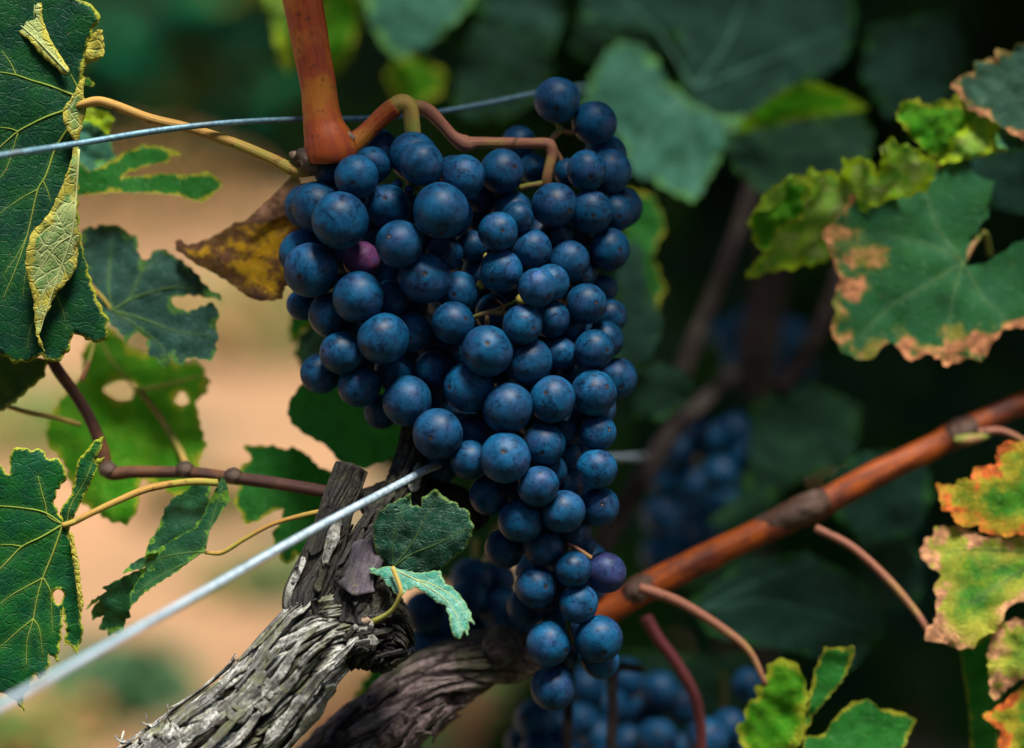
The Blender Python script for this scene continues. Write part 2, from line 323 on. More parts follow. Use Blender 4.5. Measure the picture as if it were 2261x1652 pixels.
m_dryp = leaf_mat('dry_leaf_pale', (0.58, 0.31, 0.20), (0.44, 0.21, 0.12), (0.36, 0.2, 0.13), yellow=(0.2, 0.09, 0.05), yw=0.1, trans=0.3, rough=0.6)
m_L8 = leaf_mat('matt_green_leaf', (0.026, 0.19, 0.055), (0.018, 0.15, 0.035), (0.06, 0.24, 0.09), yellow=(0.1, 0.3, 0.03), yw=0, trans=0.5, tcol=(0.05, 0.45, 0.03), rough=0.65, yamp=0.08)
m_L7 = leaf_mat('dark_hanging_leaf', (0.004, 0.050, 0.026), (0.006, 0.070, 0.022), (0.05, 0.14, 0.04), yellow=(0.10, 0.22, 0.02), yw=0.01, trans=0.25, vfine=0.12, bumpd=0.0002)
m_hair = leaf_mat('downy_leaf', (0.010, 0.075, 0.045), (0.008, 0.055, 0.030), (0.07, 0.17, 0.10), yellow=(0.14, 0.24, 0.05), brown=(0.08, 0.07, 0.02), yw=0.03, trans=0.12, hair=0.55, yamp=0.06, rough=0.45)
m_hair2 = leaf_mat('skylit_downy_lobe', (0.012, 0.16, 0.105), (0.016, 0.19, 0.125), (0.22, 0.46, 0.36), yellow=(0.16, 0.32, 0.14), brown=(0.08, 0.05, 0.03), yw=0.03, trans=0.12, hair=0.9, yamp=0.05, rough=0.5, vfine=0.55, vsc=5)  # paler than downy_leaf: sky light on the upturned lobe put in the colour
m_dark = leaf_mat('shade_leaf', (0.006, 0.022, 0.014), (0.008, 0.032, 0.012), (0.02, 0.07, 0.04), yellow=(0.02, 0.07, 0.010), yw=0.03, trans=0.08, tcol=(0.03, 0.12, 0.01), rough=0.7, spec=0.08, spot=0)  # leaf colour darkened to carry the deep shade of the back row
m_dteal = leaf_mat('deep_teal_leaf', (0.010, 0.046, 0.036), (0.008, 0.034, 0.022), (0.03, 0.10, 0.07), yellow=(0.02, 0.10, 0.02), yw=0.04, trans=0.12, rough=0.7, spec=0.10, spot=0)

m_dfar = leaf_mat('far_leaf', (0.010, 0.20, 0.08), (0.022, 0.23, 0.06), (0.01, 0.19, 0.08), yw=0, trans=0.2, tcol=(0.02, 0.2, 0.01), rough=0.7, spec=0.08, spot=0)
m_dfar2 = leaf_mat('far_dim_leaf', (0.005, 0.032, 0.016), (0.006, 0.040, 0.014), (0.008, 0.06, 0.03), yw=0, trans=0.15, tcol=(0.02, 0.15, 0.01), rough=0.7, spec=0.08, spot=0)
# ------------------------------------------------------------------ leaf builder
def inside(pts, poly):
    x, y = pts[:, 0], pts[:, 1]; c = np.zeros(len(pts), bool); n = len(poly)
    for i in range(n):
        x1, y1 = poly[i]; x2, y2 = poly[(i+1) % n]
        if y1 == y2: continue
        c ^= ((y1 > y) != (y2 > y)) & (x < (x2-x1)*(y-y1)/(y2-y1)+x1)
    return c
def segdist(pts, a, b):
    a = np.array(a, float); b = np.array(b, float); d = b-a; L = d.dot(d)+1e-9
    t = np.clip(((pts-a)@d)/L, 0, 1); return np.hypot(*(pts-(a+t[:, None]*d)).T)
def toothed(pts, amp, length, seed):
    rg = random.Random(seed); P_ = np.array(pts, float)
    area = 0.5*np.sum(P_[:, 0]*np.roll(P_[:, 1], -1)-np.roll(P_[:, 0], -1)*P_[:, 1])
    if area < 0: P_ = P_[::-1]
    seg = np.roll(P_, -1, 0)-P_; L = np.hypot(*seg.T); tot = L.sum(); step = max(length/5.0, 2.0); n = int(tot/step)
    cum = np.concatenate([[0], np.cumsum(L)]); out = []; s_in = 0; cur = length*rg.uniform(.6, 1.3); a_ = amp*rg.uniform(.5, 1.2)
    for i in range(n):
        s = i*tot/n; k = min(np.searchsorted(cum, s, side='right')-1, len(L)-1); f = (s-cum[k])/max(L[k], 1e-6); p = P_[k]+seg[k]*f
        nr = np.array([seg[k][1], -seg[k][0]])/max(L[k], 1e-6)
        s_in += tot/n
        if s_in > cur: s_in = 0; cur = length*rg.uniform(.6, 1.4); a_ = amp*rg.uniform(.4, 1.25)
        t = s_in/cur; saw = (t/0.62 if t < 0.62 else (1-t)/0.38)
        out.append(p+nr*(a_*(saw-0.4)))
    return np.array(out)
LEAFN = [0]
def leaf(parent, mat, pts, z=0, gx=0, gy=0, cup=0.0, rip=5, teeth=(5, 26), holes=(), veins=(), vmat=None, vr=2.4, grid=9, label=None, name='leaf',
         zf=None, thick=0.0, spots=(), pen=None):
    if len(veins) and vr < 2.6: vr *= .8
    LEAFN[0] += 1; sd_ = LEAFN[0]
    P_ = np.array(pts, float); c = (P_.min(0)+P_.max(0))/2; size = np.ptp(P_, axis=0).max()
    ring = toothed(pts, teeth[0], teeth[1], sd_)
    rings = [ring]+[np.array([(hx+hr*math.cos(a)*(1+.25*math.sin(3*a+hx)), hy+hr2*math.sin(a)) for a in np.linspace(0, 2*math.pi, 14, endpoint=False)]) for hx, hy, hr, hr2 in holes]
    g = max(grid, size/70); lo, hi = ring.min(0), ring.max(0)
    gx_, gy_ = np.meshgrid(np.arange(lo[0], hi[0], g), np.arange(lo[1], hi[1], g*0.9)); gx_[1::2] += g*0.5
    pt = np.stack([gx_.ravel(), gy_.ravel()], 1); pt += np.random.uniform(-.18, .18, pt.shape)*g
    def ins(q):
        r = inside(q, rings[0])
        for h in rings[1:]: r &= ~inside(q, h)
        return r
    def mdist(q):
        d = np.full(len(q), 1e9)
        for rg in rings:
            for i in range(len(rg)): d = np.minimum(d, segdist(q, rg[i], rg[(i+1) % len(rg)]))
        return d
    pt = pt[ins(pt)]; md = mdist(pt); pt = pt[md > g*0.45]
    allp = [Vector(p) for p in np.vstack(rings+[pt])]
    edges = []; k = 0
    for rg in rings: edges += [(k+i, k+(i+1) % len(rg)) for i in range(len(rg))]; k += len(rg)
    vo, _, fo, _, _, _ = geometry.delaunay_2d_cdt(allp, edges, [], 0, 1e-4)
    V2 = np.array([tuple(v) for v in vo]); F = np.array([f for f in fo if len(f) == 3])
    F = F[ins(V2[F].mean(1))]
    used = np.unique(F); remap = -np.ones(len(V2), int); remap[used] = np.arange(len(used)); V2 = V2[used]; F = remap[F]
    md = mdist(V2)
    vdist = np.full(len(V2), 1e3)
    for vn in veins:
        for a, b in zip(vn[:-1], vn[1:]): vdist = np.minimum(vdist, segdist(V2, a[:2], b[:2]))
    fr = 3.2/max(size, 60)
    def depth(x, y, dv=50, mdv=50):
        u, v = x-c[0], y-c[1]
        zz = z+gx*u+gy*v - cup*(u*u+v*v)/max(size, 1)
        zz += rip*2.2*nz(x*fr, y*fr, sd_*7.3)+rip*0.9*nz(x*fr*3, y*fr*3, sd_*3.1)
        zz += rip*0.30*(1-math.exp(-dv/16.0)) + rip*1.3*math.exp(-mdv/18)*nz(x*.035, y*.035, sd_*1.7)
        if zf: zz += zf(x, y)
        return zz
    verts = [P(x, y, depth(x, y, dv, mv)) for (x, y), dv, mv in zip(V2, vdist, md)]
    a, b, d = (verts[i] for i in F[0])
    nrm = (b-a).cross(d-a)
    if nrm.dot(CAM-a) < 0: F = F[:, ::-1]
    mat_m = md.copy()
    for sx, sy, sr in spots: mat_m = np.minimum(mat_m, np.maximum(0, np.hypot(V2[:, 0]-sx, V2[:, 1]-sy)-sr))
    if pen: mat_m = mat_m+np.array([pen(x, y) for x, y in V2])
    o = mk(name, verts, F.tolist(), mat, parent, label, uv=(V2-c)/100.0, attrs={'margin': mat_m/100, 'veind': vdist/100})
    if thick:
        md_ = o.modifiers.new('thickness', 'SOLIDIFY'); md_.thickness = thick*K; md_.offset = -1
    for vn in veins:
        n = max(6, len(vn)*5)
        sp = catmull([(p[0], p[1]) for p in vn], n); r0 = vn[0][2] if len(vn[0]) > 2 else vr
        path = [(x, y, depth(x, y, 0, float(mdist(np.array([[x, y]]))[0]))+r0*0.25, r0*(1-0.72*i/(n-1))) for i, (x, y) in enumerate(sp)]
        tube('vein', path, vmat or m_vein_d, o, n=n, m=7)
    o['_z'] = z
    return o, depth
def petiole(lf, pts, mat=None, n=30):
    return tube('petiole', pts, mat or m_pet, lf, n=n, m=12)
def ZA(*p): return [(u*.2993, v*.2993) for u, v in p]
def ZB(*p): return [(u*.2993, 441.4+v*.2993) for u, v in p]
def ZC(*p): return [(u*.4442, 918.2+v*.4442) for u, v in p]
def ZD(*p): return [(441.4+u*.4227, 953.5+v*.4227) for u, v in p]
def ZE(*p): return [(176.6+u*.4274, 945.5+v*.4274) for u, v in p]
def ZF(*p): return [(1589.1+u*.481, 53+v*.481) for u, v in p]
def ZG(*p): return [(1589.1+u*.487, 847.5+v*.487) for u, v in p]

# ------------------------------------------------------------------ ground and far background
def ground_mat():
    m = M('sandy_soil'); v = m.coord('Object')
    a = m.noise(v, 1.6, 5, 0.6); b_ = m.noise(v, 9, 6, 0.65); c = m.noise(v, 120, 4, 0.7)
    col = m.mix(m.step(a, 0.36, 0.66), (0.43, 0.235, 0.12), (0.30, 0.18, 0.095))
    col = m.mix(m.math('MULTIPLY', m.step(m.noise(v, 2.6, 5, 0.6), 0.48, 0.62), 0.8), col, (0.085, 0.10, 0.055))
    col = m.mix(m.math('MULTIPLY', m.step(c, 0.45, 0.75), 0.4), col, (0.42, 0.26, 0.155))
    return m.done(m.bsdf(col, 0.95, 0.1, m.bump(m.math('ADD', b_, c), 0.02, 0.6)))
def soil_mat():
    m = M('bounce_cut_soil'); v = m.coord('Object'); b_ = m.noise(v, 14, 6, 0.65)
    return m.done(m.bsdf(m.mix(m.step(b_, 0.4, 0.65), (0.035, 0.03, 0.022), (0.03, 0.055, 0.02)), 0.95, 0.1, m.bump(b_, 0.02, 0.8)))
gv = []; gf = []; NG = 90
xs = np.concatenate([-np.geomspace(150, 3, 30), np.linspace(-2.9, 2.9, NG), np.geomspace(3, 150, 30)])
for y_ in xs:
    for x_ in xs: gv.append((x_, y_, 0.02*nz(x_*1.3, y_*1.3)+0.01*nz(x_*5, y_*5)))
nx = len(xs); gf = [(j*nx+i, j*nx+i+1, (j+1)*nx+i+1, (j+1)*nx+i) for j in range(nx-1) for i in range(nx-1)]
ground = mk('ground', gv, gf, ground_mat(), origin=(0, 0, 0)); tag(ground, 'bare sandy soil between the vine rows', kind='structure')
# dark strip added out of view along the near row to cut ground bounce
RD = Vector((0.82, 0.57, 0)).normalized(); RN = Vector((-RD.y, RD.x, 0))
def row(t, s, z=0.0): return Vector((0.02, 0.62, 0)) + RD*t + RN*s + Vector((0, 0, z))
sv_, sf_ = [], []
for i in range(60):
    for j in range(9):
        p = row(-4+i*0.25, (j-4)*0.21 - 0.50 + 0.05*nz(i*.4, j)); sv_.append((p.x, p.y, 0.045 - 0.035*abs(j-4)/4 + 0.012*nz(i*.7, j*.7, 3)))
sf_ = [(i*9+j, i*9+j+1, (i+1)*9+j+1, (i+1)*9+j) for i in range(59) for j in range(8)]
strip = mk('bounce_cut_strip', sv_, sf_, soil_mat(), origin=(0, 0, 0)); tag(strip, 'added dark soil strip under the near row that cuts light bounced from the ground', kind='structure')

LOBE = [(0, 1.0), (.10, .80), (.27, .74), (.24, .60), (.22, .46), (.42, .55), (.62, .60), (.80, .58), (.74, .42), (.70, .27), (.58, .12), (.78, .06), (.86, -.12), (.74, -.24), (.70, -.40), (.50, -.46), (.30, -.52), (.12, -.36), (.04, -.08)]
PALM = [(x, y) for x, y in LOBE]+[(-x, y) for x, y in LOBE[::-1][:-1]]
PALM = PALM[::-1]
def palm_mesh(name, seed, mat, teeth=0.05, step=0.12):
    rg = random.Random(seed); base = [(x*100*(1+rg.uniform(-.08, .08)), y*100*(1+rg.uniform(-.08, .08))) for x, y in PALM]
    ring = toothed(base, teeth*100, step*100, seed)/100.0
    lo, hi = ring.min(0), ring.max(0); g = 0.11
    gx_, gy_ = np.meshgrid(np.arange(lo[0], hi[0], g), np.arange(lo[1], hi[1], g)); q = np.stack([gx_.ravel(), gy_.ravel()], 1)
    q = q[inside(q, ring)]
    def mdist(q): 
        d = np.full(len(q), 9.0)
        for i in range(len(ring)): d = np.minimum(d, segdist(q, ring[i], ring[(i+1) % len(ring)]))
        return d
    q = q[mdist(q) > 0.05]
    ed = [(i, (i+1) % len(ring)) for i in range(len(ring))]
    vo, _, fo, _, _, _ = geometry.delaunay_2d_cdt([Vector(p) for p in np.vstack([ring, q])], ed, [], 0, 1e-5)
    V2 = np.array([tuple(v) for v in vo]); F = np.array([f for f in fo if len(f) == 3]); F = F[inside(V2[F].mean(1), ring)]
    c1, c2 = rg.uniform(-.3, .35), rg.uniform(-.25, .25)
    V = [(x, y, -c1*abs(x)**1.5 - c2*(y-.1)**2 + .07*nz(x*2, y*2, seed)+.04*nz(x*6, y*6, seed)) for x, y in V2]
    me = bpy.data.meshes.new(name); me.from_pydata(V, [], F.tolist()); me.polygons.foreach_set('use_smooth', [True]*len(me.polygons))
    l = me.uv_layers.new(name='UVMap'); idx = np.zeros(len(me.loops), dtype=np.int32); me.loops.foreach_get('vertex_index', idx)
    l.data.foreach_set('uv', (V2[idx]*1.2).astype(np.float32).ravel())
    at = me.attributes.new('margin', 'FLOAT', 'POINT'); at.data.foreach_set('value', (mdist(V2)*1.2).astype(np.float32))
    hub = (0, -.08); vd = np.full(len(V2), 9.0)
    for e in [(0, 1), (.75, .55), (-.75, .55), (.8, -.1), (-.8, -.1)]: vd = np.minimum(vd, segdist(V2, hub, e))
    at = me.attributes.new('veind', 'FLOAT', 'POINT'); at.data.foreach_set('value', (vd*1.2).astype(np.float32))
    me.materials.append(mat); me.update(); return me
PM = {k: [palm_mesh('leaf', 100+i*7+s, mt) for i in range(4)] for s, (k, mt) in enumerate(dict(dark=m_dark, teal=m_dteal, mid=m_mid, lit=m_lit).items())}
def place_leaf(parent, kind, pos, size, facing, roll, rg):
    o = bpy.data.objects.new('leaf', rg.choice(PM[kind])); q = Vector(facing).normalized().to_track_quat('Z', 'Y')
    o.rotation_mode = 'QUATERNION'; o.rotation_quaternion = q @ Matrix.Rotation(roll, 3, 'Z').to_quaternion()
    o.scale = (size,)*3; link(o, pos, parent); return o
def joined_leaves(name, items, parent, mats):
    """many small leaves as one mesh (a crown nobody could count)"""
    V, F, MI = [], [], []
    for pos, size, facing, roll, mi in items:
        q = Vector(facing).normalized().to_track_quat('Z', 'Y').to_matrix() @ Matrix.Rotation(roll, 3, 'Z')
        k = len(V); bend = random.uniform(-.25, .25)
        for x, y in PALM[::2]: V.append(Vector(pos)+q @ Vector((x*size, y*size, -bend*abs(x)*size)))
        V.append(Vector(pos)+q @ Vector((0, 0, .06*size))); n = len(PALM[::2])
        F += [(k+n, k+i, k+(i+1) % n) for i in range(n)]; MI += [mi]*n
    o = mk(name, V, F, None, parent, smooth=False)
    for mt in mats: o.data.materials.append(mt)
    o.data.polygons.foreach_set('material_index', MI); o['kind'] = 'stuff'; return o

# next vine rows across the alley
rg = random.Random(3)
def far_vine(pos, label, h=1.35, wdt=0.62, n=420, group='vines of the next row', mats=None):
    t = empty('grapevine', pos, label, 'grapevine', group); p0 = Vector(pos); K_ = K
    pv, pf = [], []
    for i in range(8):
        for j in range(8):
            r = 0.035*(1.3-0.08*i); a = 2*math.pi*j/8
            pv.append(p0+Vector((r*math.cos(a)+0.05*nz(i*.6, 1, p0.x), r*math.sin(a)+.05*nz(i*.6, 5, p0.x), 0.1*i-0.02)))
    pf = [(i*8+j, i*8+(j+1) % 8, (i+1)*8+(j+1) % 8, (i+1)*8+j) for i in range(7) for j in range(8)]
    mk('trunk', pv, pf, m_black, t)
    items = []
    for i in range(n):
        a = rg.uniform(0, 2*math.pi); rr = math.sqrt(rg.random()); zz = rg.uniform(0.06, h)
        prof = math.sin(math.pi*min(1, (zz-0.05)/h*0.9+0.08))**.5
        p = p0+Vector((math.cos(a)*rr*wdt*prof*1.15, math.sin(a)*rr*0.42*prof, zz+rg.uniform(-.05, .12)))
        items.append((p, rg.uniform(.05, .085), (rg.uniform(-.8, .8), -1+rg.uniform(-.5, .8), rg.uniform(-.2, 1.2)), rg.uniform(0, 6.3), rg.choice([0, 0, 1, 1, 1, 2])))
    joined_leaves('foliage', items, t, mats or [m_dfar, m_dfar2, m_mid]); return t
def copy_thing(o, loc, label=None):
    c = o.copy(); COL.objects.link(c); c.location = loc; WLOC[c.name] = Vector(loc)
    if label: c['label'] = label
    for ch in [x for x in scene.objects if x.parent == o]:
        d = ch.copy(); COL.objects.link(d); d.parent = c
    return c
fv = [far_vine((-2.0, 6.1, 0), 'leafy vine far out of focus in the next row across the sandy alley', h=1.4, wdt=.75, n=1700) for k in range(2)]
fv[1].location = (-1.3, 6.2, 0)
for i in range(8): copy_thing(fv[i % 2], (-0.6+i*0.75, 6.3+0.35*i, 0))
for i in range(3): copy_thing(fv[i % 2], (-2.7-i*0.75, 5.9-.3*i, 0))
nv = far_vine((-1.6, -1.55, 0), 'leafy vine of an added unseen row behind the camera that blocks low sky light', h=1.9, wdt=.7, n=1500, group='added vines behind the camera')  # row added out of view to block frontal sky light
for i in range(6): copy_thing(nv, (-2.4+i*0.8 if i != 1 else 2.4, -1.5-0.05*i, 0))
# ------------------------------------------------------------------ the vine in front
V1 = empty('grapevine', row(-0.12, 0, 0), 'old vine in focus with grey flaking trunk, red cane and green leaves at left', 'grapevine')
# trunk: swept limb with furrowed bark under separate plates
def furrow(amp, seed, fs=1.0):
    def f(s, th, r):
        a, b = math.cos(th)*r/24*fs, math.sin(th)*r/24*fs
        v = 1-abs(nz(a+.3*nz(s*.01, a), b, s*.0045+seed))*2.4
        v2 = 1-abs(nz(a*2.3, b*2.3, s*.012+seed*2))*2
        big = nz(math.cos(th)*1.3, math.sin(th)*1.3, s*.006+seed)
        return amp*(0.75*v+0.4*v2+1.1*big+0.35*nz(a*3, b*3, s*.09))
    return f
def plates(aw, al, hc, hp, seed, hf=2.0):
    """bark broken into long plates: height, crack mask, plate tone"""
    def f(s, th, r):
        a = th*r; a2 = a+16*nz(s*.007, a*.012, seed)+5*nz(s*.03, a*.05, seed+3); s2 = s+34*nz(a*.03, s*.006, seed+5)+10*nz(a*.11, s*.03, seed+6)
        d, p = noise.voronoi(Vector((a2/aw, s2/al, seed)), distance_metric='DISTANCE', exponent=2.5)
        e = d[1]-d[0]; h = noise.noise(p[0]*7.13)
        d2, p2 = noise.voronoi(Vector((a2/aw*2.3, s2/al*1.7, seed+9)), distance_metric='DISTANCE', exponent=2.5)
        e2 = d2[1]-d2[0]; h2 = noise.noise(p2[0]*5.7)
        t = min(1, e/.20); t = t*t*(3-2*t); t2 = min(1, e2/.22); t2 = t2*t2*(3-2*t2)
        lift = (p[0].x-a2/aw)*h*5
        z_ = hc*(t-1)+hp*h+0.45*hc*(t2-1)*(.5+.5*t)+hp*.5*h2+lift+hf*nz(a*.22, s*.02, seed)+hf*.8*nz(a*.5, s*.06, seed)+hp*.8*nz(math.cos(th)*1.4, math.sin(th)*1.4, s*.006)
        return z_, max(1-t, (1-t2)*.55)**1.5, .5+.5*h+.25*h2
    return f
TR = [(90, 1960, 30, 140), (290, 1805, 26, 130), (485, 1646, 18, 114), (590, 1547, 10, 104), (682, 1434, 2, 96), (735, 1385, -8, 90), (775, 1345, -24, 76)]
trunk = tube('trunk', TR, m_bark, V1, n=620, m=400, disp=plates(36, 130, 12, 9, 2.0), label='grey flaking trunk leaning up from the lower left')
head = tube('spur', [(740, 1420, -20, 60), (800, 1400, -16, 84), (850, 1390, -22, 86), (890, 1385, -40, 62)], m_black, trunk, n=130, m=200, disp=plates(34, 60, 14, 14, 9.0, 4), label='dark rough knuckle at the end of the trunk')
SP1 = [(700, 1400, -2, 50), (674, 1330, 6, 50), (697, 1262, 0, 47), (722, 1190, -8, 42), (748, 1110, -14, 38), (776, 1030, -20, 35)]
sp1 = tube('spur', SP1, m_black, trunk, n=260, m=150, disp=plates(22, 150, 4, 3.5, 4.0, 1.2), label='cut grey spur pointing up')
sp2 = tube('spur', [(790, 1370, -10, 84), (800, 1290, -14, 76), (822, 1210, -20, 58), (862, 1130, -34, 46), (900, 1060, -60, 42), (915, 985, -78, 36), (922, 930, -90, 34)], m_black, trunk, n=260, m=150, disp=plates(24, 110, 6, 6, 6.0, 2), label='dark spur rising behind the bunch')
sp3 = tube('spur', [(800, 1120, -80, 34), (880, 1095, -90, 40), (960, 1096, -110, 40), (1020, 1116, -140, 34), (1060, 1150, -170, 30)], m_black, trunk, n=160, m=100, disp=plates(26, 70, 6, 5, 12.0, 2))
# bark strips: each a ragged plate following the limb, ends lifting
def surf_frame(path, n=240):
    S = catmull(path, n); C = [P(*a[:3]) for a in S]; Rr = [a[3]*TA*(FOC-a[2]*K) for a in S]
    T = [(C[min(i+1, n-1)]-C[max(i-1, 0)]).normalized() for i in range(n)]
    cum = [0]
    for i in range(1, n): cum.append(cum[-1]+(C[i]-C[i-1]).length/K)
    return C, Rr, T, cum
FR = surf_frame(TR)
def strip_on(fr, s0, length, ang, width, lift, mat, parent, rg, thick=3.0, nl=16, base=6, name='bark_strip', ragged=1.0, curl=0.0):
    C, Rr, T, cum = fr; n = len(C); sd_ = rg.uniform(0, 99); V = []; U = []; NW = 5
    for i in range(nl):
        f = i/(nl-1); s = s0+length*f; k = min(max(int(np.searchsorted(cum, s)), 0), n-1)
        c, t, r = C[k], T[k], Rr[k]; side = t.cross(-CF).normalized(); up = side.cross(t).normalized()     # up: towards the camera
        wd = width*(1+.5*nz(s*.02, sd_)*ragged)*min(1, f*7+.08+.3*rg.random())*min(1, (1-f)*7+.08+.3*rg.random())
        a0 = ang+0.10*nz(s*.008, sd_+9)
        for j in range(NW):
            u = (j/(NW-1)-.5)*wd + ragged*(2.2*nz(s*.06, j*3.1, sd_)+1.8*nz(s*.21, j*5.1, sd_)+5*nz(s*.012, sd_))
            a = a0+u*K/r
            end = max(0, 1-f*4)**2+max(0, f*4-3)**2
            hh = base+2.5*nz(s*.03, a*4, sd_)+lift*end+curl*abs(j/(NW-1)-.5)*2
            V.append(c+(up*math.cos(a)+side*math.sin(a))*(r+hh*K)); U.append((a/6.28, s/100))
    F = [(i*NW+j, i*NW+j+1, (i+1)*NW+j+1, (i+1)*NW+j) for i in range(nl-1) for j in range(NW-1)]
    o = mk(name, V, F, mat, parent, uv=U); md_ = o.modifiers.new('thickness', 'SOLIDIFY'); md_.thickness = thick*K; md_.offset = 0
    return o
rg = random.Random(11)
TL = FR[3][-1]
for i in range(46):
    a = rg.uniform(-1.6, 1.5); s0 = rg.uniform(-20, TL-120); ln = rg.uniform(120, 420)
    ln = min(ln, TL-30-s0-rg.uniform(0, 50))
    if ln < 60: continue
    strip_on(FR, s0, ln, a, rg.uniform(6, 22), rg.choice([0, 1, 2, 3, 6]), m_bark if rg.random() < .8 else m_inner, trunk, rg, base=rg.choice([4, 7, 10, 13]), curl=rg.choice([0, 1, -2, 3]), nl=30)
for i in range(16):
    strip_on(FR, rg.uniform(0, TL-250), rg.uniform(60, 150), rg.uniform(-1.2, 1.1), rg.uniform(20, 40), rg.choice([1, 4]), m_bark, trunk, rg, base=13, curl=-1, nl=24, ragged=2.4)
# loose flakes standing off the outline of the trunk
for (s0, ln, a, wd, li) in [(330, 90, -1.5, 16, 30), (210, 140, -1.55, 18, 26), (60, 130, -1.45, 20, 34), (40, 90, -1.3, 24, 20), (470, 150, 1.45, 22, 46), (380, 130, 1.6, 24, 40), (300, 120, 1.6, 20, 34), (520, 70, 1.3, 18, 20), (400, 70, -1.4, 12, 22)]:
    strip_on(FR, s0, ln, a, wd, li, m_inner if a > 1.5 else m_bark, trunk, rg, base=9, curl=2)
F1 = surf_frame(SP1)
for i in range(9):
    s0 = rg.uniform(0, 230) if i < 5 else rg.uniform(0, 90); strip_on(F1, s0, rg.uniform(50, 130), rg.uniform(-1.5, 1.4), rg.uniform(10, 28), rg.choice([2, 4, 9]), m_black if i % 3 else m_bark, sp1, rg, base=4)
F2 = surf_frame([(790, 1370, -10, 84), (800, 1290, -14, 76), (822, 1210, -20, 58), (862, 1130, -34, 46), (900, 1060, -60, 42), (915, 985, -78, 36)])
for i in range(12):
    strip_on(F2, rg.uniform(0, 330), rg.uniform(50, 120), rg.uniform(-1.4, 1.4), rg.uniform(10, 26), rg.choice([2, 5, 9]), m_black if i % 9 else m_bark, sp2, rg, base=4)
strip_on(F2, 60, 120, -.05, 62, 3, m_plate, sp2, rg, base=14, nl=20, ragged=2.2, thick=5)      # smooth violet-grey plate
F3 = surf_frame([(740, 1420, -20, 60), (800, 1400, -16, 84), (850, 1390, -22, 86), (890, 1385, -40, 62)])
for i in range(14):
    strip_on(F3, rg.uniform(0, 110), rg.uniform(25, 60), rg.uniform(-1.4, 1.5), rg.uniform(8, 24), rg.choice([3, 6, 12]), m_black if i % 5 else m_bark, head, rg, base=5, nl=9)
# upper red cane with its swollen base, node and the stalk of the big leaf
def cane_d(s, th, r): return 1.5*nz(math.cos(th)*2, math.sin(th)*2, s*.012)+0.8*nz(math.cos(th)*7, math.sin(th)*7, s*.02)
cane = tube('cane', [(655, -90, -2, 46), (668, 0, 0, 44), (688, 110, 0, 41), (702, 190, 0, 40), (708, 240, 0, 41), (715, 280, 0, 46), (724, 310, 0, 55), (729, 330, -4, 60), (731, 345, -10, 58)], m_red, V1, n=90, m=48, disp=cane_d, label='thick red-brown cane rising from the bunch')
tube('node', [(650, 352, -4, 12), (672, 348, 4, 22), (690, 362, 0, 24), (712, 372, -10, 22)], m_knot, cane, n=30, m=30, disp=lambda s, t, r: 4*nz(math.cos(t)*2, math.sin(t)*2, s*.08))
tube('bud', [(640, 340, 2, 5), (652, 343, 6, 10), (664, 350, 6, 9)], m_gscar, cane, n=16, m=16, disp=lambda s, t, r: 2*nz(math.cos(t)*2, math.sin(t)*2, s*.2))

tube('bud', [(758, 296, 20, 6), (770, 300, 18, 9), (780, 308, 12, 7)], m_gscar, cane, n=14, m=14, disp=lambda s, t, r: 2.5*nz(math.cos(t)*2, math.sin(t)*2, s*.2))
# ------- left leaves
big_v = [ [(172, 214, 2.9), (140, 202), (110, 190), (70, 178), (35, 166), (0, 160), (-30, 160)], [(36, 167, 1.6), (22, 138), (4, 112)],
          [(160, 238, 2.9), (138, 246), (104, 258), (70, 274), (38, 292), (0, 325), (-30, 350)], [(40, 291, 1.6), (20, 284), (-20, 280)],
          [(168, 262, 2.9), (148, 288), (122, 330), (108, 370), (98, 395), (82, 424), (60, 520), (32, 600), (6, 662)], [(95, 400, 1.4), (106, 424), (112, 448)], [(84, 418, 1.4), (44, 440), (0, 470)],
          [(176, 200, 2.2), (164, 180), (156, 164)], [(60, 520, 1.2), (40, 560), (6, 610)], [(98, 520, 1.0), (60, 590), (50, 660)], [(40, 292, 1.2), (10, 380), (-40, 420)],
          [(120, 640, 0.9), (140, 690), (150, 740)], [(110, 650, 0.9), (70, 720), (60, 770)] ]
L1, D1 = leaf(V1, m_L1, [(-160, -90), (60, -60), (150, -12), (190, 5), (214, 22), (222, 42), (206, 66), (196, 92), (186, 140), (182, 175), (178, 215), (172, 300), (172, 400), (174, 500), (186, 566), (212, 655), (238, 705), (236, 752), (208, 757), (160, 735), (152, 778), (120, 803), (92, 786), (60, 800), (34, 803), (0, 782), (-160, 700)],
          z=10, gx=-.10, gy=-.05, rip=7, teeth=(6, 30), veins=big_v, vmat=m_vein, label='large dark green leaf with yellow veins cut by the left edge', thick=1.6)
petiole(L1, [(168, 236, 14, 5), (184, 230, 16, 9), (214, 224, 12, 11), (250, 232, 8, 11), (330, 262, 0, 11), (420, 284, -10, 11), (520, 318, -16, 12), (600, 352, -14, 13), (650, 376, -10, 15), (690, 376, -12, 14)], m_pet, n=60)
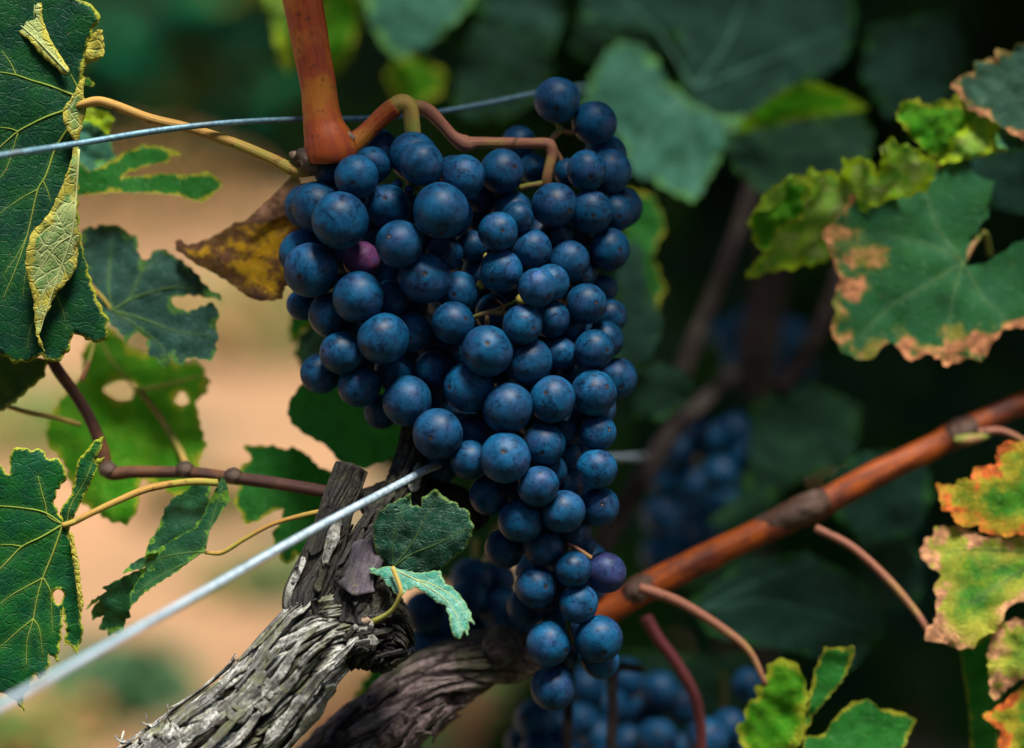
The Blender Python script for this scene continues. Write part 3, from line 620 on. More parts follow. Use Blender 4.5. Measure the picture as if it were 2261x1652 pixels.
leaf(V1, m_under, [(186, 170), (184, 210), (194, 232), (186, 262), (174, 310), (171, 360), (172, 410), (168, 480), (176, 530), (168, 596), (142, 630), (122, 650), (106, 690), (96, 706), (86, 736), (96, 768), (100, 778), (86, 762), (80, 738), (76, 700), (74, 660), (60, 612), (55, 580), (60, 548), (70, 512), (94, 490), (112, 466), (138, 410), (158, 352), (164, 312), (150, 290), (139, 266), (140, 238), (154, 222), (164, 206), (174, 182)],
     z=26, gx=-.28, rip=6, teeth=(2.5, 22), veins=[[(174, 330, 3), (168, 430), (158, 520), (128, 610), (98, 700), (88, 735)], [(158, 520, 2), (120, 548), (78, 612)], [(168, 440, 1.6), (140, 470), (86, 560)], [(130, 606, 1.6), (100, 640), (86, 690)], [(160, 536, 1.4), (172, 560)], [(150, 560, 1.3), (172, 566)]], vmat=m_vein_p, name='folded_leaf', label='pale yellow-green underside of the rolled leaf edge', thick=1.2)
leaf(V1, m_pale, [(-70, -30), (0, 2), (22, 10), (55, 40), (66, 30), (66, 0), (72, -40), (84, -40), (92, 0), (93, 40), (110, 85), (134, 124), (154, 155), (151, 163), (140, 167), (124, 150), (104, 135), (84, 115), (64, 88), (40, 72), (10, 46), (0, 38), (-70, 20)],
     z=24, gx=-.1, rip=3, teeth=(1.5, 18), veins=[[(150, 160, 3), (110, 118), (66, 74), (0, 20)], [(75, 40, 1.5), (76, 10), (78, -30)]], vmat=m_vein_p, name='folded_leaf', label='pale narrow folded leaf tip at the upper left corner', thick=1.2)
leaf(V1, m_under, [(196, 92), (206, 74), (216, 64), (226, 68), (230, 100), (230, 122), (210, 136), (196, 139), (186, 150), (188, 120)], z=18, gx=.3, rip=4, teeth=(2.5, 14), name='folded_leaf', label='small curled yellow lobe on the right edge of the big left leaf', thick=1.2)
hubC = ZC((312, 540))[0]
L2v = [[(*hubC, 2.4), *ZC((220, 480), (110, 458), (0, 448), (-60, 446))], [(*hubC, 2.2), *ZC((240, 500), (225, 440), (205, 370), (190, 300))], [(*hubC, 2.4), *ZC((210, 600), (110, 650), (40, 720), (0, 760), (-60, 800))], [*ZC((110, 650)), *ZC((50, 640), (0, 642))],
       [(*hubC, 2.4), *ZC((260, 690), (215, 800), (185, 900), (165, 1010), (135, 1120), (130, 1250))], [*ZC((215, 805)), *ZC((130, 850), (60, 890), (0, 935))], [*ZC((165, 1010)), *ZC((90, 1070), (0, 1150))], [*ZC((215, 805)), *ZC((250, 870), (255, 940), (262, 1080))], [*ZC((165, 1010)), *ZC((195, 1060), (215, 1200))]]
L2, D2 = leaf(V1, m_L2, ZC((-180, 250), (0, 236), (28, 280), (55, 296), (46, 225), (60, 165), (108, 155), (150, 172), (205, 160), (240, 216), (295, 210), (320, 265), (335, 310), (285, 370), (268, 440), (300, 500), (345, 580), (370, 650), (392, 745), (412, 930), (402, 1000), (414, 1085), (382, 1190), (345, 1132), (320, 1142), (330, 1050), (310, 1000), (318, 960), (300, 1120), (286, 1225), (245, 1180), (240, 1270), (200, 1312), (165, 1285), (150, 1345), (112, 1400), (122, 1470), (60, 1400), (0, 1372), (-180, 1420)),
              z=14, gx=-.16, gy=-.06, rip=6, teeth=(5, 24), veins=L2v, vmat=m_vein, vr=2.0, holes=[(*ZC((290, 900))[0], 11, 17)], label='veined green leaf with a bite hole at the lower left edge', thick=1.6)
petiole(L2, [(138, 1160, 16, 6), (160, 1154, 14, 7), (200, 1134, 6, 7), (260, 1106, -6, 7.5), (330, 1078, -22, 8), (420, 1064, -40, 8), (480, 1066, -52, 8)], m_pet)
leaf(V1, m_L2, ZC((515, 102), (470, 122), (425, 178), (385, 222), (372, 300), (352, 395), (302, 460), (290, 540), (306, 592), (340, 578), (372, 490), (432, 372), (482, 262), (520, 207), (482, 215), (470, 235), (505, 150)), z=26, gx=.4, rip=4, teeth=(2, 16), veins=[ZC((330, 560), (350, 450), (420, 330), (470, 200), (510, 115))], vr=1.6, vmat=m_vein, name='folded_leaf', label='narrow folded leaf lobe pointing up', thick=1.4)
leaf(V1, m_under, ZC((340, 575), (365, 588), (372, 650), (392, 720), (402, 850), (416, 930), (402, 1000), (386, 930), (380, 850), (364, 740), (352, 660)), z=24, rip=2, teeth=(2, 14), name='folded_leaf', label='thin yellow rolled rim of the lower left leaf', thick=1.2)
L3hub = ZB((828, 820))[0]
L3, _ = leaf(V1, m_teal, ZB((600, 240), (650, 198), (700, 210), (750, 180), (800, 192), (880, 188), (930, 240), (1000, 270), (1022, 310), (1010, 365), (1040, 432), (1080, 452), (1120, 400), (1160, 368), (1230, 372), (1280, 420), (1320, 430), (1380, 482), (1450, 540), (1500, 612), (1560, 670), (1622, 702), (1645, 745), (1560, 722), (1400, 702), (1262, 722), (1262, 762), (1330, 812), (1400, 822), (1470, 792), (1550, 755), (1605, 800), (1612, 870), (1588, 930), (1612, 1000), (1592, 1080), (1592, 1140), (1542, 1195), (1490, 1180), (1425, 1168), (1370, 1182), (1340, 1232), (1290, 1200), (1262, 1160), (1252, 1210), (1210, 1250), (1170, 1200), (1110, 1150), (1080, 1080), (1090, 1022), (1010, 972), (960, 1010), (935, 1062), (900, 1000), (850, 950), (790, 900), (745, 850), (690, 780), (655, 680), (615, 560), (595, 420)),
             z=-215, gx=.05, gy=.30, rip=9, teeth=(5, 26), vmat=m_vein_d, veins=[[(*L3hub, 3), *ZB((1000, 720), (1250, 650), (1450, 660))], [(*L3hub, 2.6), *ZB((800, 640), (815, 430), (830, 240))], [(*L3hub, 2.6), *ZB((960, 720), (1030, 560), (1160, 430))], [(*L3hub, 3), *ZB((1050, 880), (1300, 970), (1540, 1000))], [(*L3hub, 2), *ZB((1020, 940), (1200, 1090), (1220, 1200))]], label='blue-green lobed leaf at left behind the dark leaf')
petiole(L3, [(*L3hub, -213, 4), (228, 660, -216, 5), (208, 640, -225, 5), (190, 620, -240, 5)], m_pet)
L4, _ = leaf(V1, m_lit, [(205, 735), (240, 722), (290, 768), (330, 782), (400, 802), (440, 800), (462, 842), (456, 870), (432, 884), (442, 932), (456, 985), (440, 1015), (446, 1050), (430, 1076), (390, 1100), (366, 1080), (312, 1056), (302, 1130), (280, 1160), (240, 1150), (182, 1112), (152, 1062), (140, 1022), (105, 985), (100, 950), (120, 900), (160, 850), (184, 830), (180, 780)],
             z=-330, gx=.1, gy=.5, rip=11, teeth=(6, 26), holes=[(268, 862, 34, 22), (402, 880, 14, 15)], vmat=m_ystalk, veins=[[(308, 862, 4), (370, 850), (440, 830)], [(300, 862, 3), (250, 800), (216, 742)]], label='backlit yellow-green leaf with two holes behind the brown shoot')
petiole(L4, [(306, 862, -322, 6), (330, 890, -316, 7), (365, 940, -300, 7), (395, 990, -270, 8), (412, 1028, -230, 8)], m_ystalk)
L5, _ = leaf(V1, m_L1, [(-110, 770), (0, 775), (60, 790), (104, 790), (100, 830), (62, 862), (30, 892), (0, 908), (-90, 920)], z=-150, rip=8, label='dark leaf in the shadow under the big left leaf')
petiole(L5, [(14, 896, -180, 5), (60, 910, -200, 6), (120, 922, -216, 6), (178, 938, -226, 6)], m_ystalk)
L6, _ = leaf(V1, m_mid, ZA((545, 1160), (600, 1218), (660, 1270), (760, 1222), (850, 1172), (920, 1120), (1060, 1070), (1180, 1080), (1300, 1112), (1342, 1140), (1250, 1162), (1250, 1196), (1130, 1212), (980, 1260), (890, 1302), (1000, 1302), (1200, 1280), (1380, 1292), (1530, 1265), (1600, 1310), (1645, 1372), (1580, 1432), (1500, 1496), (1420, 1482), (1300, 1442), (1180, 1432), (1000, 1422), (800, 1422), (650, 1442), (500, 1450), (500, 1250)),
             z=-220, gy=.35, rip=7, teeth=(3.5, 20), label='bright green leaf with two pointed lobes below the yellow leaf stalk')
leaf(V1, m_teal2, ZA((540, 960), (610, 880), (700, 900), (800, 980), (812, 1020), (830, 1100), (862, 1172), (760, 1232), (662, 1268), (590, 1210), (540, 1150)), z=-260, gy=.2, rip=6, teeth=(3, 20), label='small teal leaf patch below the yellow tip')
leaf(V1, m_yg, ZA((560, 800), (610, 788), (720, 808), (800, 830), (842, 880), (812, 960), (800, 1000), (720, 930), (640, 890), (560, 900)), z=-256, gy=-.2, rip=5, teeth=(3, 18), label='bright yellow leaf tip behind the dark leaf')
leaf(V1, m_mid, ZA((600, 560), (650, 575), (700, 620), (690, 640), (620, 630)), z=-100, rip=2, teeth=(2, 14), label='tiny green leaf tip beside the big left leaf')
L7, _ = leaf(V1, m_L7, ZE((590, 290), (650, 270), (678, 262), (672, 330), (655, 420), (630, 500), (580, 530), (500, 575), (400, 640), (335, 655), (358, 580), (398, 530), (438, 420), (480, 360), (540, 330)), z=-70, gx=-.2, gy=.25, rip=6, teeth=(3, 20), label='dark green folded leaf hanging from a thin stalk')
petiole(L7, [(452, 1220, -60, 4), (490, 1220, -58, 5), (540, 1190, -56, 5), (600, 1158, -50, 5), (660, 1140, -42, 5.5), (715, 1128, -36, 6)], m_pet)
leaf(V1, m_L7, ZE((352, 712), (260, 750), (180, 790), (112, 826), (140, 842), (62, 888), (25, 942), (100, 885), (62, 932), (60, 992), (122, 966), (95, 1042), (140, 1042), (150, 1076), (182, 1056), (210, 1066), (230, 1032), (236, 986), (262, 980), (256, 940), (268, 912), (290, 850), (330, 770)), z=-66, gx=.1, gy=-.3, rip=6, teeth=(3, 18), name='folded_leaf', label='drooping toothed tip of the folded leaf')
leaf(V1, m_L7, ZE((735, 250), (760, 290), (776, 376), (738, 420), (702, 480), (662, 540), (646, 642), (600, 662), (500, 742), (420, 792), (330, 852), (264, 922), (256, 860), (298, 782), (350, 716), (216, 752), (260, 702), (330, 662), (420, 612), (500, 562), (560, 532), (606, 514), (642, 440), (662, 390), (692, 330), (716, 284)), z=-48, gx=.1, gy=.2, rip=5, teeth=(2.5, 18), veins=[ZE((640, 638), (540, 645), (420, 668), (300, 720)), ZE((640, 630), (560, 690), (400, 770), (280, 860)), ZE((648, 620), (680, 480), (735, 300))], vr=2.0, vmat=m_vein_d, name='folded_leaf', label='matt green underside of the folded hanging leaf')
L8, _ = leaf(V1, m_L8, [(640, 884), (664, 850), (690, 826), (760, 800), (850, 820), (920, 900), (910, 965), (884, 1000), (842, 1022), (800, 1036), (752, 1020), (738, 1008), (722, 984), (692, 970), (660, 950), (640, 930), (634, 905)], z=-260, gy=.15, rip=9, teeth=(5, 30), label='green leaf just below the left side of the bunch')
L9, _ = leaf(V1, m_mid, ZE((842, 90), (1000, 90), (1060, 112), (1100, 94), (1180, 140), (1232, 200), (1300, 222), (1400, 300), (1380, 450), (1300, 720), (1200, 660), (1150, 712), (1128, 650), (1082, 702), (1040, 692), (1030, 650), (1000, 592), (990, 540), (1040, 480), (1050, 415), (1000, 432), (920, 482), (850, 500), (830, 440), (790, 380), (822, 310), (800, 250), (832, 190), (890, 160)), z=-230, gy=.38, rip=8, teeth=(4, 24), label='green leaf with yellow-tipped lobes behind the grey spur')
shoot = tube('cane', [(100, 760, -120, 11), (124, 812, -135, 13), (160, 862, -150, 13), (196, 920, -160, 13), (226, 990, -165, 14), (240, 1042, -160, 16), (300, 1042, -150, 14), (430, 1044, -130, 13), (505, 1054, -120, 14), (600, 1066, -105, 14), (720, 1086, -80, 14), (790, 1100, -70, 13)], m_brown, V1, n=90, m=20, label='thin dark brown shoot bending behind the left leaves')
for (x, y, z_) in [(238, 1040, -158), (408, 1040, -132), (515, 1054, -116)]:
    tube('node', [(x-16, y-2, z_, 12), (x, y-4, z_+3, 19), (x+16, y+2, z_, 13)], m_knot, shoot, n=16, m=16, disp=lambda s, t, r: 3*nz(math.cos(t)*2, math.sin(t)*2, s*.1))
tube('side_shoot', [(180, 840, -155, 6), (196, 800, -160, 6), (210, 755, -165, 5)], m_green_st, shoot)
# dry leaf beside the bunch
L11, _ = leaf(V1, m_dry, ZB((1290, 310), (1330, 296), (1390, 340), (1560, 280), (1660, 220), (1740, 165), (1830, 168), (2000, 60), (2240, 40), (2300, 600), (2100, 640), (2080, 730), (2000, 745), (1880, 740), (1790, 690), (1690, 610), (1560, 530), (1450, 480), (1370, 420), (1300, 370)), z=-190, gx=.1, gy=.4, rip=10, teeth=(3, 22), label='curled brown dead leaf with yellow patches left of the bunch')
leaf(V1, m_dryp, ZB((1790, 170), (1850, 120), (1960, 20), (2060, -70), (2140, -160), (2200, -170), (2260, 0), (2240, 90), (2100, 110), (1930, 180)), z=-180, gy=.3, rip=6, teeth=(2, 20), name='folded_leaf', label='pale tan fold along the top of the dead leaf')
# small downy leaf on the trunk
L10, _ = leaf(V1, m_hair, ZD((990, 700), (920, 650), (908, 580), (905, 480), (940, 410), (1000, 372), (1062, 345), (1105, 320), (1100, 388), (1130, 380), (1150, 400), (1160, 345), (1210, 312), (1240, 303), (1270, 340), (1340, 375), (1360, 402), (1400, 405), (1410, 450), (1428, 490), (1415, 560), (1380, 620), (1330, 652), (1290, 690), (1255, 722), (1180, 740), (1100, 745), (1020, 722)), z=76, gy=-.25, gx=.1, rip=5, teeth=(3.5, 22), vmat=m_vein_d, veins=[ZD((1005, 712), (1100, 640), (1250, 580), (1400, 500)), ZD((1005, 712), (1010, 560), (1060, 380)), ZD((1005, 712), (1120, 560), (1230, 340))], vr=1.8, label='small dark downy leaf growing on the trunk', thick=1.5)
leaf(V1, m_hair2, ZD((880, 712), (930, 714), (990, 700), (1060, 722), (1140, 738), (1252, 722), (1280, 790), (1330, 820), (1372, 870), (1412, 940), (1434, 1012), (1405, 985), (1400, 1066), (1375, 1036), (1360, 1082), (1330, 1076), (1310, 1030), (1300, 960), (1280, 900), (1240, 895), (1180, 842), (1120, 810), (1080, 830), (1040, 862), (1005, 822), (970, 790), (940, 750), (900, 742)), z=104, gy=.55, gx=-.1, cup=.0, rip=4, teeth=(3.5, 18), vmat=m_vein_p, veins=[ZD((1000, 712), (1120, 770), (1250, 850), (1330, 940), (1365, 1050)), ZD((1000, 716), (1010, 760), (1030, 830)), ZD((1120, 770), (1220, 800), (1330, 870), (1400, 960))], vr=2.0, name='folded_leaf', label='pale teal curled lobe of the small leaf on the trunk', thick=1.5)
petiole(L10, [(866, 1252, 90, 5), (884, 1300, 108, 5), (880, 1322, 106, 5), (868, 1344, 96, 5), (846, 1362, 80, 6), (820, 1374, 62, 7)], m_ystalk)
tube('bud', [(796, 1366, 66, 6), (806, 1372, 72, 8), (814, 1366, 74, 6)], m_gscar, head, n=12, m=12)

# ------------------------------------------------------------------ trellis wires
wu = tube('trellis_wire', [(x, y, z_, 6.9*FOC/(FOC-z_*K)) for x, y, z_ in [(-120, 366, 300), (0, 344, 240), (170, 318, 120), (340, 290, 55), (500, 272, 0), (660, 264, -70), (800, 262, -130), (950, 250, -190), (1080, 228, -260), (1200, 203, -330), (1262, 196, -640), (1300, 200, -1100), (1400, 215, -1700)]], m_wire2, None, n=140, m=12)
tag(wu, 'thin steel wire passing behind the red cane near the top', 'wire', 'trellis wires')
wl = tube('trellis_wire', [(x, y, z_, 9.2*FOC/(FOC-z_*K)) for x, y, z_ in [(-140, 1640, 900), (0, 1560, 790), (220, 1436, 610), (450, 1306, 420), (680, 1176, 230), (880, 1070, 55), (960, 1030, -30), (1060, 1010, -190), (1200, 1012, -420), (1365, 1010, -640), (1450, 1010, -1200), (1520, 1010, -1700), (1800, 1014, -2800)]], m_wire, None, n=160, m=12)
tag(wl, 'thick steel wire rising from the blurred lower left corner to the bunch', 'wire', 'trellis wires')
# ------------------------------------------------------------------ second vine: arm, long orange cane, yellowing leaves at right
V2 = empty('grapevine', row(0.16, 0.10, 0), 'second vine with a long orange cane sloping up right and brown-edged leaves', 'grapevine')
AR = [(560, 1860, -180, 100), (700, 1740, -200, 96), (840, 1610, -215, 90), (960, 1510, -230, 80), (1060, 1462, -240, 66), (1130, 1452, -250, 58), (1180, 1440, -262, 44)]
arm = tube('trunk', AR, m_bark2, V2, n=300, m=200, disp=plates(40, 200, 9, 9, 21.0, 3), label='purple-brown woody arm out of focus below the bunch')
FA = surf_frame(AR); rg = random.Random(5)
for i in range(20): strip_on(FA, rg.uniform(120, 480), rg.uniform(60, 150), rg.uniform(-1.3, 1.4), rg.uniform(14, 34), rg.choice([2, 5, 10]), m_bark2, arm, rg, base=6)
for i in range(12): strip_on(FA, rg.uniform(150, 240), rg.uniform(60, 120), rg.uniform(-.6, 1.4), rg.uniform(18, 34), rg.choice([6, 14, 22]), m_black, arm, rg, base=14)
tube('spur', [(1085, 1450, -215, 30), (1110, 1430, -195, 46), (1130, 1420, -185, 40), (1140, 1414, -180, 20)], m_bark2, arm, n=40, m=50, disp=furrow(6, 31.0))
OC = [(1150, 1470, -360, 23), (1230, 1420, -352, 31), (1310, 1368, -345, 34), (1400, 1312, -340, 32), (1440, 1290, -340, 33), (1540, 1240, -345, 32), (1640, 1192, -350, 30), (1740, 1146, -355, 30), (1806, 1116, -358, 32), (1850, 1092, -360, 30), (1940, 1044, -370, 29), (2060, 986, -390, 28), (2110, 960, -396, 31), (2180, 925, -415, 26), (2300, 872, -440, 24), (2420, 830, -470, 23)]
oc = tube('cane', OC, m_orange, V2, n=160, m=32, disp=lambda s, t, r: 1.8*nz(math.cos(t)*2, math.sin(t)*2, s*.012)+0.9*nz(math.cos(t)*7, math.sin(t)*7, s*.02), label='long orange cane sloping up to the right edge')
tube('node', [(1386, 1316, -332, 25), (1410, 1299, -324, 29), (1436, 1284, -332, 23)], m_node, oc, n=20, m=24, disp=lambda s, t, r: 4*nz(math.cos(t)*2, math.sin(t)*2, s*.1))
tube('node', [(1640, 1184, -356, 20), (1720, 1146, -346, 27), (1780, 1120, -341, 32), (1822, 1102, -350, 27)], m_node, oc, n=30, m=28, disp=lambda s, t, r: 4*nz(math.cos(t)*2, math.sin(t)*2, s*.06))
tube('node', [(2086, 970, -394, 24), (2120, 952, -386, 31), (2150, 938, -394, 23)], m_node, oc, n=20, m=24, disp=lambda s, t, r: 4*nz(math.cos(t)*2, math.sin(t)*2, s*.1))
tube('bud', [(2106, 972, -352, 8), (2130, 972, -346, 13), (2165, 966, -352, 9), (2190, 958, -360, 4)], m_green_st, oc, n=20, m=14)
tube('side_shoot', [(2160, 955, -358, 9), (2210, 952, -352, 8), (2262, 975, -348, 7), (2320, 1010, -345, 6)], m_stalk, oc)
tube('side_shoot', [(1424, 1360, -352, 15), (1452, 1410, -360, 14), (1490, 1460, -370, 13), (1530, 1530, -380, 13), (1546, 1600, -390, 12), (1548, 1680, -395, 11)], stem_mat('wine_stalk', (0.15, 0.035, 0.035), (0.08, 0.02, 0.025)), oc)
# yellowing leaves of this vine
Z_R = -330
R1, _ = leaf(V2, m_edge, ZF((470, 960), (530, 892), (590, 822), (602, 772), (650, 745), (700, 742), (712, 702), (790, 692), (840, 712), (880, 672), (930, 662), (1000, 642), (1060, 632), (1130, 642), (1182, 702), (1262, 722), (1240, 792), (1232, 872), (1192, 932), (1152, 992), (1132, 1062), (1120, 1102), (1182, 1112), (1262, 1072), (1332, 1022), (1450, 962), (1600, 1000), (1600, 1380), (1500, 1380), (1380, 1392), (1302, 1402), (1272, 1440), (1240, 1482), (1202, 1552), (1152, 1532), (1092, 1552), (1036, 1572), (1000, 1532), (940, 1512), (880, 1552), (832, 1512), (800, 1462), (752, 1472), (692, 1547), (620, 1532), (560, 1512), (530, 1452), (504, 1402), (530, 1332), (520, 1272), (550, 1162), (520, 1092), (492, 1022)),
             z=Z_R, gx=.05, gy=.16, rip=10, teeth=(6, 34), vmat=m_vein_d, vr=2.2, veins=[ZF((1115, 1095), (950, 1010), (720, 960)), ZF((1115, 1095), (980, 1180), (780, 1300), (640, 1440)), ZF((1115, 1095), (1000, 940), (940, 780)), ZF((1115, 1095), (1060, 1300), (1050, 1480)), ZF((1115, 1095), (1200, 1250), (1300, 1340))], spots=[(1840, 525, 26), (1880, 560, 20), (1925, 572, 10), (1882, 640, 14), (1900, 428, 10), (1960, 385, 8), (1850, 760, 12), (1990, 760, 16), (2100, 745, 6), (2110, 775, 18), (2170, 765, 14)], pen=lambda x, y: 60 if x > 2085 and y < 690 else 14*max(0, nz(x*.012, y*.012, 3)+.1), label='broad green leaf with ragged brown scorched edge at right')
petiole(R1, [(*ZF((1118, 1098))[0], -330, 5), (*ZF((1170, 1000))[0], -350, 6), (*ZF((1215, 960))[0], -380, 6), (*ZF((1240, 1060))[0], -420, 6)], m_green_st)
R2, _ = leaf(V2, m_yg, ZF((122, 1166), (140, 1112), (200, 1062), (160, 1002), (130, 902), (160, 862), (200, 792), (240, 752), (320, 702), (400, 692), (420, 655), (460, 682), (530, 672), (560, 702), (560, 622), (640, 612), (690, 622), (720, 682), (738, 640), (738, 560), (782, 520), (832, 552), (882, 562), (930, 592), (1000, 640), (960, 760), (840, 800), (760, 820), (660, 860), (600, 900), (560, 960), (540, 1040), (530, 1072), (450, 1102), (350, 1117), (220, 1142)),
             z=-365, gx=.0, gy=-.5, rip=13, teeth=(10, 36), zf=lambda x, y: 9*math.sin(x*.06)+5*math.sin(y*.06+x*.03), label='crinkled yellow-green leaf behind the brown-edged leaf')
R2b, _ = leaf(V2, m_lit, ZF((130, 900), (160, 862), (200, 792), (240, 752), (320, 702), (400, 692), (430, 740), (390, 820), (380, 900), (290, 930), (240, 1010), (200, 1062), (160, 1002)), z=-350, gx=.4, rip=8, teeth=(6, 26), name='folded_leaf', label='green turned-back side of the crinkled leaf')
R3, _ = leaf(V2, m_lit, ZF((810, 432), (822, 360), (870, 350), (900, 342), (960, 372), (1010, 345), (1050, 350), (1080, 320), (1120, 360), (1190, 412), (1200, 440), (1140, 500), (1080, 560), (1030, 640), (1000, 622), (950, 592), (900, 542), (860, 502)), z=-345, gx=-.3, gy=-.2, rip=11, teeth=(7, 28), label='small bright green leaf above the crinkled one')
R3b, _ = leaf(V2, m_yg, ZF((1010, 642), (1042, 540), (1120, 482), (1160, 432), (1200, 410), (1292, 462), (1270, 500), (1270, 560), (1340, 582), (1250, 592), (1150, 622)), z=-335, gx=.3, rip=9, teeth=(6, 26), name='folded_leaf', label='yellow folded edge below the grey-green leaf')
R4, _ = leaf(V2, m_gray, ZF((1058, 290), (1100, 242), (1162, 222), (1172, 172), (1252, 162), (1272, 112), (1342, 132), (1362, 92), (1440, 82), (1560, 60), (1600, 560), (1500, 560), (1350, 512), (1290, 472), (1232, 432), (1160, 402), (1130, 370), (1100, 332)), z=-320, gx=.1, gy=.2, rip=9, teeth=(6, 30), label='grey-green leaf with brown upper rim at the right edge')
R4b, _ = leaf(V2, m_teal2, ZF((1262, 492), (1300, 480), (1400, 522), (1500, 540), (1500, 572), (1342, 582), (1270, 566)), z=-322, gy=.5, rip=5, teeth=(3, 20), name='folded_leaf', label='pale rolled underside at the right edge')
R10, _ = leaf(V2, m_aut, ZG((980, 450), (1060, 462), (1080, 430), (1140, 432), (1146, 380), (1250, 365), (1256, 290), (1290, 260), (1370, 262), (1500, 300), (1600, 400), (1600, 700), (1400, 682), (1280, 692), (1180, 672), (1170, 640), (1110, 652), (1060, 622), (1050, 582), (1005, 572)), z=-205, gx=.1, gy=.1, rip=7, teeth=(5, 26), label='leaf with orange-red speckled rim at the right edge')
R10b, _ = leaf(V2, m_tan, ZG((905, 762), (930, 702), (970, 682), (976, 645), (1060, 645), (1110, 652), (1180, 690), (1230, 700), (1280, 692), (1450, 690), (1600, 700), (1600, 960), (1450, 970), (1370, 982), (1302, 1012), (1282, 1072), (1250, 1120), (1182, 1150), (1150, 1197), (1080, 1202), (1000, 1172), (930, 1166), (930, 1112), (970, 1082), (982, 1002), (970, 906), (1010, 872), (970, 842), (920, 802)), z=-200, gx=.05, gy=.12, rip=8, teeth=(5, 30), vmat=m_vein_d, vr=1.8, veins=[ZG((1450, 800), (1280, 900), (1130, 1000)), ZG((1450, 770), (1200, 750), (1000, 760))], label='yellow-green leaf with tan withered rim below the orange-rimmed leaf')
petiole(R10b, [(2050, 1394, -235, 7), (2020, 1350, -250, 8), (1960, 1280, -262, 9), (1880, 1208, -268, 9), (1800, 1166, -272, 9)], m_stalk)
R11, _ = leaf(V2, m_tan, ZG((1230, 1140), (1262, 1090), (1340, 1062), (1450, 1080), (1550, 1100), (1550, 1300), (1450, 1310), (1362, 1342), (1300, 1382), (1242, 1442), (1225, 1402), (1215, 1292), (1210, 1222)), z=-195, gx=.3, rip=8, teeth=(5, 24), label='small hanging leaf with tan tip in the lower right corner')
R12, _ = leaf(V2, m_aut, ZG((1188, 1502), (1262, 1462), (1352, 1382), (1450, 1322), (1550, 1300), (1550, 1760), (1240, 1760), (1272, 1572), (1202, 1522)), z=-205, gx=.2, rip=8, teeth=(5, 26), label='green leaf with orange specks filling the lower right corner')
R13, _ = leaf(V2, m_lit, ZG((70, 1562), (110, 1522), (120, 1452), (165, 1422), (160, 1362), (210, 1342), (215, 1272), (260, 1246), (320, 1252), (350, 1272), (382, 1332), (400, 1400), (392, 1480), (380, 1560), (370, 1620), (300, 1720), (120, 1700), (100, 1640)), z=-235, gx=.35, gy=.1, rip=10, teeth=(7, 30), label='bright yellow-green scalloped leaf at the bottom right of centre')
petiole(R13, [(1690, 1512, -238, 6), (1655, 1440, -242, 8), (1600, 1392, -246, 10), (1510, 1335, -236, 11), (1450, 1310, -222, 12), (1412, 1298, -214, 11)], m_stalk)
R13b, _ = leaf(V2, m_mid, ZG((370, 1620), (385, 1540), (400, 1440), (430, 1290), (460, 1232), (470, 1195), (540, 1196), (612, 1188), (602, 1252), (550, 1352), (482, 1432), (422, 1502)), z=-240, gx=-.1, rip=7, teeth=(4, 24), name='leaf', label='narrow green lobe pointing up beside the scalloped leaf')
R13c, _ = leaf(V2, m_mid, ZG((380, 1600), (470, 1592), (530, 1502), (600, 1440), (680, 1432), (720, 1472), (800, 1482), (892, 1522), (850, 1602), (832, 1662), (700, 1740), (380, 1740)), z=-240, gx=-.1, gy=.2, rip=7, teeth=(4, 26), label='dark green leaf at the bottom edge right of the scalloped one')
R14, _ = leaf(V2, m_mid, ZG((1085, 1205), (1180, 1160), (1260, 1100), (1300, 1300), (1260, 1500), (1260, 1750), (1140, 1750), (1130, 1500), (1112, 1380)), z=-330, gx=.4, rip=6, teeth=(3, 26), label='hanging green leaf seen edge-on in the lower right')

# ------------------------------------------------------------------ the dense vines behind
V3 = empty('grapevine', row(0.75, 0.22, 0), 'dense shady vine behind the bunch with broad teal leaves', 'grapevine')
tube('trunk', [(1700, 2600, -2600, 70), (1680, 1900, -2300, 62), (1640, 1300, -2000, 56), (1660, 900, -1850, 44), (1720, 500, -1800, 34), (1760, 200, -1800, 30)], m_inner, V3, n=60, m=24, disp=furrow(8, 40.0))
tube('cane', [(1480, 900, -1050, 22), (1530, 760, -1050, 22), (1590, 620, -1060, 21), (1640, 480, -1080, 20), (1680, 330, -1100, 19)], m_inner, V3, label='dim brown cane leaning in the shade right of the bunch')
tube('cane', [(1720, 860, -1150, 20), (1780, 780, -1150, 20), (1830, 680, -1160, 19), (1870, 560, -1180, 18)], m_inner, V3, label='second dim cane right of the first one')
tube('cane', [(1290, 1280, -900, 24), (1360, 1150, -920, 25), (1420, 1050, -960, 24), (1480, 960, -1000, 22), (1560, 880, -1100, 20), (1660, 780, -1900, 18), (1700, 700, -2400, 18)], m_inner, V3, label='grey-brown woody arm behind the right flank of the bunch')
tube('cane', [(1250, 1700, -420, 11), (1255, 1560, -420, 11), (1262, 1440, -420, 10)], m_inner, V3, label='thin upright shoot at the bottom edge')
tube('cane', [(1345, 1700, -430, 13), (1352, 1580, -430, 12), (1358, 1480, -432, 11), (1420, 1478, -440, 8)], m_inner, V3, label='second thin upright shoot at the bottom edge')
def bl(mat, pts, z, label, gx=0, gy=.2, rip=12, teeth=(8, 34), **k): return leaf(V3, mat, pts, z=z*1.25, gx=gx, gy=gy, rip=rip, teeth=teeth, grid=14, label=label, **k)
